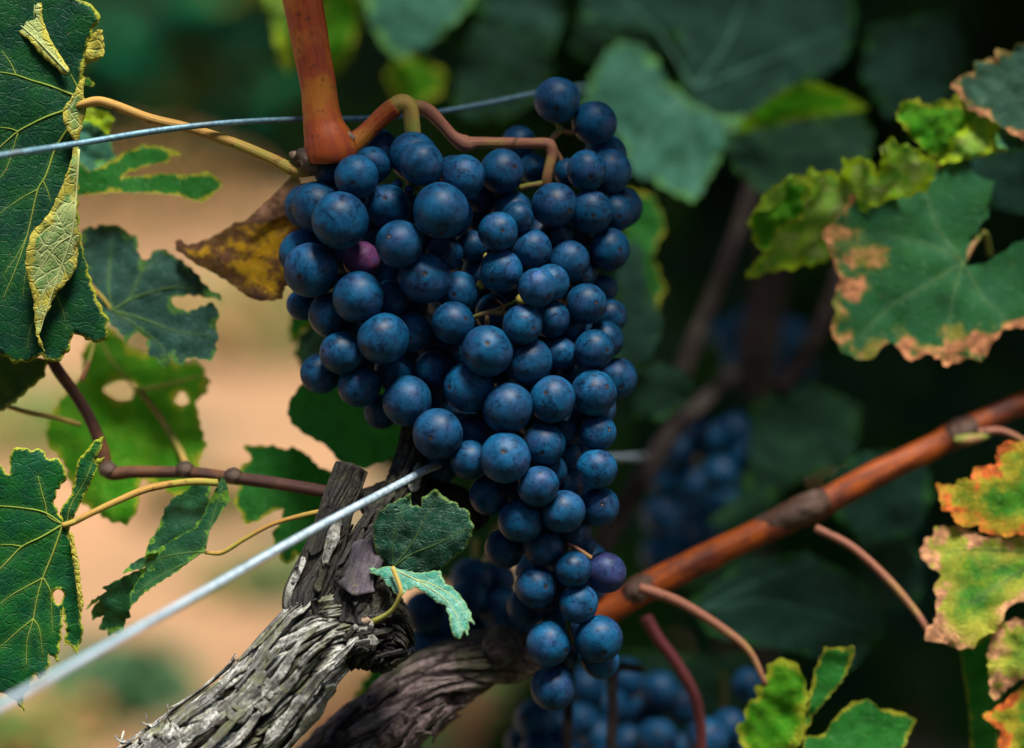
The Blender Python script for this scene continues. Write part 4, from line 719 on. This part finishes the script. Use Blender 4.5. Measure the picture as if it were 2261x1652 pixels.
bl(m_teal2, [(1280, 235), (1296, 190), (1312, 160), (1332, 120), (1372, 90), (1412, 100), (1446, 130), (1470, 180), (1500, 200), (1530, 232), (1600, 258), (1650, 255), (1610, 300), (1590, 350), (1562, 400), (1532, 447), (1490, 430), (1442, 400), (1402, 386), (1382, 350), (1366, 300), (1310, 252)], -780, 'broad pale teal leaf just right of the bunch top', gy=.55, veins=[[(1500, 215, 4), (1440, 280), (1400, 360)], [(1500, 215, 4), (1530, 330), (1535, 430)], [(1500, 215, 4), (1400, 170), (1330, 150)], [(1500, 215, 3), (1580, 270), (1630, 275)]], vmat=m_vein_t)
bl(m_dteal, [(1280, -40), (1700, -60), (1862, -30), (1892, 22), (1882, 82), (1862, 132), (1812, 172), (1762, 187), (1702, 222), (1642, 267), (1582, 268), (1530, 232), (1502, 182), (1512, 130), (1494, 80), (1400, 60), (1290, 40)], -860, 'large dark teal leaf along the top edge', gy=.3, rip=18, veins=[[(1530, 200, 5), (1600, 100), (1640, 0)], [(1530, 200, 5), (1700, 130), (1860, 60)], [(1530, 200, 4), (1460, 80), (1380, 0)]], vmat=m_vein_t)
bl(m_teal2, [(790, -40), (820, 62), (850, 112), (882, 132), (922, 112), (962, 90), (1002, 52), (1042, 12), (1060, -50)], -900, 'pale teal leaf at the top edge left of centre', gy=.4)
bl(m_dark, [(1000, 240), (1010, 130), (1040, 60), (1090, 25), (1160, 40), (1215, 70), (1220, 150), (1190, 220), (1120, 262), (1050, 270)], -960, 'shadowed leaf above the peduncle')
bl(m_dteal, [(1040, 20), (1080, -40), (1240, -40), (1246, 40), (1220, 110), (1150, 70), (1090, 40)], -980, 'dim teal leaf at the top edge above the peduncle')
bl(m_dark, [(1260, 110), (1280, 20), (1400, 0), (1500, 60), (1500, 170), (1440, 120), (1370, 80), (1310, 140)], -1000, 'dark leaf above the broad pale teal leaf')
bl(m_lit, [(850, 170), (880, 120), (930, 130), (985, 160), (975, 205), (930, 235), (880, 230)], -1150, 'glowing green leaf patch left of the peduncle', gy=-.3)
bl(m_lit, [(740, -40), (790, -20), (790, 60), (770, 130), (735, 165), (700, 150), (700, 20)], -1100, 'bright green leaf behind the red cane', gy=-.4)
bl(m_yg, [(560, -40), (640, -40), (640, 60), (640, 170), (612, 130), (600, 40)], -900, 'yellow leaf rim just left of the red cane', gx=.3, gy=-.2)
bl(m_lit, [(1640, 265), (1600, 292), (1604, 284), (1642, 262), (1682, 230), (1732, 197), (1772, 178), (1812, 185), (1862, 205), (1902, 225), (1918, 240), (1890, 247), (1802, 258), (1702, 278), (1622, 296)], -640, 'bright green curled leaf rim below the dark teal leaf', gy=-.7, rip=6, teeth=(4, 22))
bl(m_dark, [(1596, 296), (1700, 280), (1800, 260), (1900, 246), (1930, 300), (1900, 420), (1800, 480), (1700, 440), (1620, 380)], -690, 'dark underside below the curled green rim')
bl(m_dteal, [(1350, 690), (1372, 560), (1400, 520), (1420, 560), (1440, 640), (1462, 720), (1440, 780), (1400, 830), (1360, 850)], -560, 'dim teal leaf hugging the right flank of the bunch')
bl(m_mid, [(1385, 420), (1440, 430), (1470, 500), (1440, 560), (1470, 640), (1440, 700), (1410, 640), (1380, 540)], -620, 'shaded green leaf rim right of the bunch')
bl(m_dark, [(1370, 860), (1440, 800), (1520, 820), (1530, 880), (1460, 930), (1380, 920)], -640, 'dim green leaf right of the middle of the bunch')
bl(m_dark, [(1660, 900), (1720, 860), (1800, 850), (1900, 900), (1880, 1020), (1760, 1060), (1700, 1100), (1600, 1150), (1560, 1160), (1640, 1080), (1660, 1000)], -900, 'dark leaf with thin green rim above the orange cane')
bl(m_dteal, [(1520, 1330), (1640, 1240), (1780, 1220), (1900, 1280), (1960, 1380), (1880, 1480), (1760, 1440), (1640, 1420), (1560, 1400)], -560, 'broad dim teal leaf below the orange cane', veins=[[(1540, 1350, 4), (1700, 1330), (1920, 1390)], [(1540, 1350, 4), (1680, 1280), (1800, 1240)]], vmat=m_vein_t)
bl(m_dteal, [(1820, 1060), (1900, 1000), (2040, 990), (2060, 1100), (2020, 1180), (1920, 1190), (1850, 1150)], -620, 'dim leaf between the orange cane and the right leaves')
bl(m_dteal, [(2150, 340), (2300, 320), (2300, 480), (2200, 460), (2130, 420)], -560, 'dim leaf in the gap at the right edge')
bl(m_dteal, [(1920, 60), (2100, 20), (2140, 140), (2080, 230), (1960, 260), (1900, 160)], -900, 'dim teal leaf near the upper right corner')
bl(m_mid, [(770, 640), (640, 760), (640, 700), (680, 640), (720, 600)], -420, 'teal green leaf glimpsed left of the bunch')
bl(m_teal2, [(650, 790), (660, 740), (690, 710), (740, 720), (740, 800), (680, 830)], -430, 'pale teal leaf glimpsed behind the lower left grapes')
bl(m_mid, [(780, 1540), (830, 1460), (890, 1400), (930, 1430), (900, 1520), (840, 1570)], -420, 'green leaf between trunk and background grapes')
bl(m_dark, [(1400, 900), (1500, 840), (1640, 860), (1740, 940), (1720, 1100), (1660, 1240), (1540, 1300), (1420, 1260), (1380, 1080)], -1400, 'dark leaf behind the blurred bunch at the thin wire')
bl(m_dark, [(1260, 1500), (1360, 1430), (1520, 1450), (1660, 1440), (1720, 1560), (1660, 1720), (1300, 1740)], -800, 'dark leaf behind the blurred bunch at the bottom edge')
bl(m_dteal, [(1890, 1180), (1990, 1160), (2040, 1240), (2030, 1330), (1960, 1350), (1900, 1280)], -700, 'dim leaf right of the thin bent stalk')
# the curtain of leaves further in, and an unseen roof of leaves added to shade it
rg = random.Random(21)
for i in range(270):
    t = rg.uniform(-0.22, 2.6); s = rg.uniform(0.28, 0.62)+0.16*max(t-.8, 0)*0; h_ = rg.uniform(0.10, 1.35)
    p = row(t, s, h_)
    # leave open the alley at the left and the low gap under the arm
    loc = p-CAM; d = loc.dot(CF); px = 1130+loc.dot(CR)/(TA*d); py = 826-loc.dot(CU)/(TA*d)
    if px < 800 - 0.0*py or (px < 1240 and py > 1250) or (1890 < px < 2160 and py > 1380): continue
    place_leaf(V3, rg.choice(['dark', 'dark', 'dark', 'teal']), p, rg.uniform(.055, .085), (rg.uniform(-.7, .5), -1, rg.uniform(-.1, .9)), rg.uniform(0, 6.28), rg)
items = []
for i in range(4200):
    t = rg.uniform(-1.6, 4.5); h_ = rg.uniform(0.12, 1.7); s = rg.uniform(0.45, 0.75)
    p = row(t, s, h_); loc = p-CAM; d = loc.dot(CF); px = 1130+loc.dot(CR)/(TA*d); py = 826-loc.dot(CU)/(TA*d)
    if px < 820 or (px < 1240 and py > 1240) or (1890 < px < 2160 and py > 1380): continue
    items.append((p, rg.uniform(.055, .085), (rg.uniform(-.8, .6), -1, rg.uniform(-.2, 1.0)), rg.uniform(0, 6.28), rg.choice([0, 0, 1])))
SUN_HOLES = [(P(2080, 620, -330), .085), (P(1460, 260, -975), .085), (P(1560, 350, -975), .08), (P(1780, 220, -800), .085), (P(1900, 400, -365), .07), (P(2010, 240, -345), .08), (P(2180, 220, -320), .05), (P(1740, 1540, -235), .035), (P(2150, 1200, -200), .06), (P(2130, 1050, -200), .06), (P(2200, 1340, -200), .05),
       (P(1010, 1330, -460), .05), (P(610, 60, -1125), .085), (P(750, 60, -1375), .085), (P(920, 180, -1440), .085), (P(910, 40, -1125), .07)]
for i in range(3800):  # canopy added above the frame, shaped to darken the right side
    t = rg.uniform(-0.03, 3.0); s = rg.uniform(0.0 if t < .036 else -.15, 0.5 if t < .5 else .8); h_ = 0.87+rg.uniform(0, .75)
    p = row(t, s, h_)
    if any(((p-q)-sv*(p-q).dot(sv)).length < r_ for q, r_ in SUN_HOLES): continue      # hole cut along the sun line so chosen spots stay lit
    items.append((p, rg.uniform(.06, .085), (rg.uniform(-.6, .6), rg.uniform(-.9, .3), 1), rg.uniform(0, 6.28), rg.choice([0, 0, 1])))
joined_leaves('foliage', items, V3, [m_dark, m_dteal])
# ------------------------------------------------------------------ grape bunches
def grape_mesh(seed, mat, dent=0.0):
    rg = random.Random(seed); V = []; F = []; nu, nv = 40, 26
    o = [rg.uniform(-.05, .05) for _ in range(3)]; el = rg.uniform(.97, 1.05)
    for i in range(nv+1):
        ph = math.pi*i/nv
        for j in range(nu):
            th = 2*math.pi*j/nu; x, y, z_ = math.sin(ph)*math.cos(th), math.sin(ph)*math.sin(th), math.cos(ph)
            r = 1+.022*nz(x*1.3+seed, y*1.3, z_*1.3)+.006*nz(x*4, y*4+seed, z_*4)
            r -= .05*math.exp(-(ph/.16)**2) + .035*math.exp(-((math.pi-ph)/.10)**2)-.012*math.exp(-(((math.pi-ph)-.17)/.06)**2)
            if dent: r -= dent*math.exp(-((th-2)**2+(ph-1.4)**2)/.09)
            V.append((x*r*(1+o[0]*.3), y*r*(1+o[1]*.3), z_*r*el))
    F = [(i*nu+j, (i+1)*nu+j, (i+1)*nu+(j+1) % nu, i*nu+(j+1) % nu) for i in range(nv) for j in range(nu)]
    me = bpy.data.meshes.new('grape'); me.from_pydata(V, [], F); me.polygons.foreach_set('use_smooth', [True]*len(F)); me.materials.append(mat); me.update(); return me
GM = [grape_mesh(s, m_grape, d) for s, d in ((1, 0), (2, 0), (3, .05), (4, 0), (5, .09), (6, 0))]
GP = {'pink': grape_mesh(7, m_pink), 'plum': grape_mesh(8, m_plum)}
def put_grape(parent, x, y, r, z, rg, mesh=None, cx=None):
    o = bpy.data.objects.new('grape', mesh or rg.choice(GM)); d = FOC-z*K
    dr = Vector(((x-cx)/300 if cx else rg.uniform(-.5, .5), 0, 0))*0.8 - CF*0.75 - CU*0.45 + Vector((rg.uniform(-.8, .8), rg.uniform(-.5, .5), rg.uniform(-.8, .8)))
    o.rotation_mode = 'QUATERNION'; o.rotation_quaternion = dr.normalized().to_track_quat('-Z', 'Y') @ Matrix.Rotation(rg.uniform(0, 6.28), 3, 'Z').to_quaternion()
    o.scale = tuple(r*TA*d*rg.uniform(.965, 1.035) for _ in range(3))
    link(o, Q(x, y, d), parent); return o
def settle(B, tight=0.94, it=160, keep=0.02):
    """B rows: x, y, r, z.  Grapes keep their sight line; depths spread until neighbours only touch."""
    B = np.array(B, float); z0 = B[:, 3].copy(); n = len(B)
    for k in range(it):
        dx = B[:, None, 0]-B[None, :, 0]; dy = B[:, None, 1]-B[None, :, 1]; need = (tight*(B[:, None, 2]+B[None, :, 2]))**2-dx*dx-dy*dy
        need = np.sqrt(np.maximum(need, 0)); np.fill_diagonal(need, 0)
        dz = B[:, None, 3]-B[None, :, 3]; sg = np.where(z0[:, None] >= z0[None, :], 1.0, -1.0)
        lack = np.maximum(need-dz*sg, 0)*(need > 0)
        B[:, 3] += 0.25*(lack*sg).sum(1)/np.maximum((lack > 0).sum(1), 1) 
        B[:, 3] += keep*(1-k/it)*(z0-B[:, 3])
    return B
MAIN = [ # x, y, radius, layer (0 = front)
 (837,331,43,1.6),(913,346,52,1.2),(930,362,47,.2),(750,358,35,2.2),(729,374,37,1.5),(821,365,42,1.0),(787,391,47.6,.3),(1022,391.6,48,.6),(1000,388,44,1.8),
 (681,457,51,1.6),(699,457,54,1.0),(751,487,60.4,0),(856,457,49,1.1),(973,465,59.5,0),(993,475,49,1.3),(881,539,52.3,.3),(672,561,52,1.3),(686,597,56.5,.3),
 (798,574,40.6,1.2),(982,559,38.8,1.8),(940,525,40,2.5),(791,657,55.3,0),(862,662,43,1.1),(937,615,55,.4),(1012,647,46,1.0),(667,673,33,1.6),(731,695,50.5,1.0),
 (846,747.5,54,0),(910,733,41.5,1.5),(753,779.5,46.7,.1),(707,825,45,.8),(870,819,44.5,1.4),(793,852,45.6,.7),(898,885,52,1.2),(841,909,38,2.0),(1000,713,46,.5),
 (958,818,42,2.4),(1034,855,54,.8),(966,958,54,.5),(1106,599,46.5,.4),(1186,635,43,.5),(1215,625,41.5,1.3),(1255,578,45,.9),(1278,600,40,1.8),(1333,637,30,2.3),
 (1294,671,45,.7),(1346,698,37,1.5),(1153,717,43,.1),(1217,705,40.5,.8),(1253,718,38.5,1.5),(1076,775,54.5,0),(1166,798,51,.9),(1233,781,37,1.2),(1312,771.5,43.5,.4),
 (1336,751,40,1.2),(1361,836,44,1.0),(1121,901,53.5,.3),(1219,881,49,.4),(1310,868,49,.4),(1318,902,42,1.4),(1320,955,40,1.0),(1201,981,46,.5),(1115,1011,55.4,0),
 (1036,1015,42,1.2),(975,1027,38,1.9),(1245,948,36,1.7),(1250,1005,32,1.7),(1317,1035,43.5,.5),(1215,1040,36,1.5),(1188,1074,44.6,0),(1079,1092,42,.9),(1243,1130,47,.3),
 (1323,1119,43,.6),(1149,1150,47.5,.5),(1266,1168,40,1.4),(1198,1208,43,.8),(1113,1212,42,1.8),(1283,1205,30,1.6),(1265,1257,40,.2),(1336,1264,43,.8),(1183,1296,44,.9),
 (1277,1333,42,.2),(1210,1421.6,48,.4),(1322,1411,49.5,.2),(1325,1459,40,1.2),(1245,1450,30,1.6),(1221,1518,49,1.1),(1225,1300,38,2),(1160,1340,42,2.2),
 (1230,221.5,47.5,2.0),(1312,272,47,2.0),(1336,342,45,2.2),(1345,380,47,1.5),(1295,377,43,1.1),(1253,381,30,1.9),(1146,318,38,4.5),(1178,374,33,4.0),(1107.5,379,48,1.6),
 (1129,466,45,1.6),(1142,482,35.5,.9),(1099,511,42,.9),(1223,452.6,48,.8),(1304,468,46,1.2),(1360,470,40,1.6),(1373,461,44,2.2),(1174,551,42,1.0),(1344.5,551.5,45,.9),
 (1228,519,38,2.2),(1060,430,40,3.0),(1040,545,35,2.6),
 # the inner layers that close the gaps
 (780,450,42,3),(820,520,44,2.6),(760,560,44,2.8),(900,680,44,2.8),(790,730,44,2.8),(960,760,42,3),(1010,930,46,2.6),(1090,690,40,3),(1120,640,38,3),(1060,600,40,2.6),
 (1150,600,40,2.6),(1180,860,42,2.6),(1270,830,40,2.4),(1270,940,40,2.6),(1160,1010,42,2.6),(1250,1070,40,2.4),(1140,1080,42,2.4),(1200,1150,40,2.4),(1230,1370,32,2.4),(1100,800,46,2.6),
 (1030,780,42,3),(1190,520,40,3),(1270,520,40,2.6),(1180,700,40,2.8),(1040,960,44,2.4),(850,600,40,2.8),(930,870,44,3)]
hb = Q(1060, 320, FOC)
B1 = empty('grape_bunch', P(1000, 330, -60), 'large sharp bunch of dusty blue grapes hanging in the centre', 'grape bunch')
rows_ = []
for x, y, r, l in MAIN:
    cx = np.interp(y, [200, 500, 800, 1100, 1500], [1030, 1020, 1040, 1190, 1265]); hw = np.interp(y, [200, 500, 800, 1100, 1500], [420, 400, 370, 190, 120])
    bul = 90*math.sqrt(max(0, 1-min(1, abs(x-cx)/hw)**2))*min(1, hw/300)
    right = np.interp(x, [1060, 1180, 1400], [0, -40, -100])*np.interp(y, [560, 900], [1, .25])
    low = np.interp(y, [1150, 1500], [0, -55])
    rows_.append((x, y, r*1.035, bul-48*l+right+low-30))
for yy in range(330, 1480, 22):
    for xx in range(640, 1420, 22):                       # inner berries wherever a gap would show through
        if (xx-890)**2+(yy-415)**2 < 42**2: continue
        nb = [a for a in rows_[:len(MAIN)] if (xx-a[0])**2+(yy-a[1])**2 < 130**2]
        quad = {(a[0] > xx, a[1] > yy) for a in nb}; side = {0 if abs(a[0]-xx) > abs(a[1]-yy) and a[0] > xx else 1 if abs(a[0]-xx) > abs(a[1]-yy) else 2 if a[1] > yy else 3 for a in nb}
        if len(quad) == 4 and len(side) == 4 and min(math.hypot(xx-a[0], yy-a[1])-a[2] for a in rows_) > -6 and (yy > 470 or xx < 1010):
            b0 = sorted(rows_, key=lambda a: (xx-a[0])**2+(yy-a[1])**2)[:4]
            rows_.append((xx+3, yy+2, 36, min(a[3] for a in b0)-60))
GB = settle(rows_)
rg = random.Random(17)
for k, (x, y, r, z_) in enumerate(GB):
    mk_ = MAIN[k][:2] if k < len(MAIN) else None
    special = 'pink' if mk_ == (798, 574) else 'plum' if mk_ == (1336, 1264) else None
    g = put_grape(B1, x, y, r, z_, rg, GP.get(special), cx=1050)
    if special == 'pink': g['label'] = 'small pink-purple unripe grape'
    if mk_ == (1336, 751):
        g['label'] = 'grape with a brown corky scar'
        sc = []
        for i in range(7):
            for j in range(7):
                a, b = (i-3)/3, (j-3)/3; q = 1-.12*(a*a+b*b); 
                rr = 40*TA*(FOC-z_*K); n_ = (-CF*.82 + CR*.42+CU*.36 + (CR*.55+CU*-.5)*a*.30 + (CR*.5+CU*.55)*b*.16).normalized()
                sc.append(Q(x, y, FOC-z_*K)+n_*rr*(1.02+.02*nz(i*.9, j*.9)-.03*max(abs(a), abs(b))**4))
        g_sc = mk('scar', sc, [(i*7+j, (i+1)*7+j, (i+1)*7+j+1, i*7+j+1) for i in range(6) for j in range(6)], m_gscar, B1)
# stalk of the bunch
ped = tubes('stalk', [[(722, 338, -12, 40), (752, 332, -14, 33), (780, 318, -18, 26), (812, 290, -22, 21), (846, 256, -24, 21), (872, 236, -22, 22)]], m_red, B1, n=30, m=20, label='red-brown stalk leaving the cane')
tube('stalk', [(866, 240, -22, 19), (884, 229, -20, 21), (902, 236, -20, 20), (908, 262, -22, 18), (911, 300, -28, 18), (914, 350, -50, 17), (910, 420, -70, 14)], m_ystalk, B1, n=40, m=20, label='yellow elbow of the stalk')
tube('stalk', [(892, 236, -26, 14), (926, 236, -30, 15), (952, 250, -34, 15), (980, 280, -40, 13), (1002, 304, -46, 14), (1028, 318, -52, 19), (1050, 316, -56, 14), (1110, 316, -70, 12.5), (1170, 317, -84, 12), (1206, 318, -92, 13), (1216, 326, -92, 13), (1218, 345, -92, 12), (1212, 372, -90, 11.5), (1207, 400, -92, 11), (1206, 440, -110, 9)], m_stalk, B1, n=110, m=18, disp=lambda s, t, r: .8*nz(math.cos(t)*2, math.sin(t)*2, s*.03), label='bent pinkish-brown arm of the stalk')
tube('stalk', [(1207, 404, -94, 8), (1186, 408, -96, 7), (1165, 411, -98, 7), (1150, 416, -104, 8)], m_green_st, B1, n=20, m=12)
tube('stalk', [(1210, 318, -100, 7), (1224, 300, -112, 7), (1236, 286, -120, 7), (1228, 268, -125, 6)], m_green_st, B1, n=20, m=12)
tube('stalk', [(1236, 288, -120, 6), (1256, 292, -124, 6), (1280, 292, -130, 6)], m_stalk, B1, n=14, m=10)
tube('stalk', [(1224, 330, -100, 6), (1236, 350, -106, 6), (1240, 370, -110, 6)], m_stalk, B1, n=14, m=10)
tube('stalk', [(985, 530, -80, 10), (1015, 546, -62, 10), (1045, 558, -52, 9.5), (1072, 566, -50, 8)], m_ystalk, B1, n=24, m=14)
tube('stalk', [(1010, 704, -50, 5), (1040, 702, -10, 5), (1064, 694, 4, 6), (1084, 690, 8, 7), (1110, 692, 2, 7), (1130, 700, -20, 7)], m_green_st, B1, n=26, m=12)
tube('stalk', [(1076, 690, 6, 5), (1075, 704, 6, 6), (1074, 724, -10, 6)], m_stalk, B1, n=14, m=10)
tube('stalk', [(1088, 686, 6, 4), (1104, 680, 8, 4), (1122, 672, 0, 4), (1136, 666, 4, 4)], m_green_st, B1, n=16, m=10)
tube('stalk', [(1108, 690, 4, 3), (1112, 680, 12, 2.6), (1104, 668, 16, 2.4), (1094, 662, 18, 1.8)], m_stalk, B1, n=16, m=8)
tube('stalk', [(1252, 1200, -40, 4), (1272, 1210, -36, 4.5), (1294, 1224, -34, 4.5), (1304, 1232, -36, 6)], m_stalk, B1, n=16, m=10)
tube('stalk', [(1252, 1360, -70, 5), (1256, 1390, -72, 5), (1262, 1420, -76, 5)], m_green_st, B1, n=14, m=10)
m_unripe = stem_mat('unripe_skin', (0.30, 0.33, 0.03), (0.22, 0.27, 0.03), (0.38, 0.22, 0.06), rough=0.4)
gu = grape_mesh(12, m_unripe)
for x, y, r, z_ in [(1150, 662, 13, 12), (1062, 628, 11, 10)]:
    g = put_grape(B1, x, y, r, z_, rg, gu, cx=1050); g.name = 'unripe_berry'; g['label'] = 'tiny unripe green berry'
for x, y, r, z_ in [(877, 407, 12, -20), (903, 420, 11, -18)]:
    g = put_grape(B1, x, y, r, z_, rg, None, cx=1050); g['label'] = 'tiny bead-like blue grape'
# bunches further back
def back_bunch(label, cells, z, seed, stalk=None, group='bunches out of focus'):
    rg = random.Random(seed); xs_ = np.mean([c[0] for c in cells]); ys_ = min(c[1] for c in cells)
    b = empty('grape_bunch', P(xs_, ys_-40, z), label, 'grape bunch', group)
    R_ = settle([(c[0], c[1], c[2], z-(c[3] if len(c) > 3 else rg.uniform(0, 90))) for c in cells], it=80)
    for x, y, r, z_ in R_: put_grape(b, x, y, r, z_, rg)
    tube('stalk', stalk or [(xs_, ys_-30, z-170, 7), (xs_+5, ys_+30, z-180, 7), (xs_, ys_+90, z-180, 6)], m_green_st, b, n=14, m=10); return b
back_bunch('blurred bunch between the trunk knuckle and the lower tip of the main bunch', [(1040, 1278, 46, 0), (1095, 1282, 44, 10), (1032, 1322, 44, -30), (1112, 1350, 52, -20), (1060, 1380, 46, 40), (936, 1352, 46, 0), (940, 1428, 48, 10), (990, 1400, 44, 60), (934, 1490, 44, 20), (916, 1530, 36, 50), (985, 1470, 42, 70), (1150, 1400, 44, 60), (1010, 1350, 40, 80)], -450, 1, stalk=[(1050, 1190, -540, 8), (1046, 1260, -530, 8), (1030, 1340, -520, 7)])
back_bunch('blurred bunch behind the thin wire to the right of the main bunch', [(1496, 1000, 42, 0), (1560, 965, 44, 50), (1620, 955, 42, 70), (1590, 1046, 40, 0), (1470, 1060, 40, 60), (1530, 1070, 42, 60), (1462, 1140, 46, 0), (1525, 1130, 40, 70), (1556, 1176, 36, 20), (1456, 1226, 42, 20), (1510, 1210, 40, 60), (1640, 1010, 40, 70), (1600, 1110, 38, 60)], -1400, 2)
back_bunch('blurred bunch low at the bottom edge just right of the main bunch tip', [(1290, 1520, 46, 20), (1340, 1560, 46, 50), (1380, 1500, 42, 60), (1456, 1526, 44, 0), (1506, 1560, 44, 30), (1420, 1580, 42, 60), (1450, 1632, 46, 0), (1385, 1640, 40, 10), (1320, 1630, 46, 40), (1500, 1650, 42, 50), (1340, 1690, 44, 20), (1420, 1700, 44, 20)], -800, 3)
back_bunch('small blurred bunch at the bottom edge beside the scalloped leaf', [(1560, 1630, 46, 0), (1608, 1606, 42, 10), (1650, 1512, 36, 40), (1620, 1660, 44, 30), (1530, 1690, 44, 20), (1590, 1690, 42, 10)], -620, 4)
back_bunch('dark bunch at the bottom edge directly below the main bunch tip', [(1180, 1590, 44, 10), (1230, 1610, 46, 30), (1190, 1660, 44, 0), (1250, 1670, 44, 10), (1150, 1640, 36, 20), (1280, 1590, 40, 60)], -560, 5)
back_bunch('very dark bunch deep in the shade between the two dim canes', [(1640, 800, 44, 20), (1690, 770, 44, 0), (1740, 740, 42, 20), (1700, 840, 44, 40), (1650, 860, 42, 60), (1750, 810, 42, 50), (1610, 740, 40, 60), (1660, 710, 40, 40)], -2000, 6)
# ------------------------------------------------------------------ weeds on the sandy alley, plus dark clumps standing for vine shade
def weed(px, py, rad, hgt, n, label, seed, mats):
    rg = random.Random(seed); p0 = G(px, py); t = empty('weed_clump', p0, label, 'weed', 'weeds on the sandy alley'); items = []
    for i in range(n):
        a = rg.uniform(0, 6.28); rr = rad*math.sqrt(rg.random()); items.append((p0+Vector((math.cos(a)*rr, math.sin(a)*rr, hgt*rg.random()*(1-rr/rad*.6))), rg.uniform(.012, .028), (rg.uniform(-1, 1), rg.uniform(-1, 1), 1), rg.uniform(0, 6.28), rg.randrange(2)))
    joined_leaves('foliage', items, t, mats); return t
weed(270, 1545, .075, .07, 260, 'dark blurred weed tuft on the sand in the lower left', 1, [m_dark, m_teal])
weed(590, 740, .34, .16, 700, 'pale green blurred weeds on the sand left of the bunch', 2, [m_teal, m_gray])
weed(1010, 1590, .16, .05, 420, 'grey-green weeds seen under the woody arms', 3, [m_teal2, m_gray])
weed(2040, 1560, .14, .06, 260, 'pale green weeds seen through the gap at the lower right', 4, [m_teal2, m_gray])
weed(250, 520, .45, .34, 700, 'dark leafy clump standing in for vine shade at the foot of the next row', 5, [m_dark, m_gray])  # dark clump placed to stand for the shade at the row's foot
weed(130, 960, .20, .10, 360, 'pale grey-green weeds on the sand behind the brown shoot', 6, [m_teal2, m_gray])
weed(440, 1120, .10, .05, 220, 'low dark clump standing in for vine shade on the sand behind the thin brown shoot', 7, [m_dark, m_gray])  # dark clump placed where the vine's shade falls on the sand
weed(610, 1290, .09, .04, 160, 'faint weeds on the sand just left of the grey trunk', 8, [m_gray, m_teal])
weed(60, 1640, .08, .05, 160, 'weeds on the sand in the bottom left corner', 9, [m_gray, m_teal])
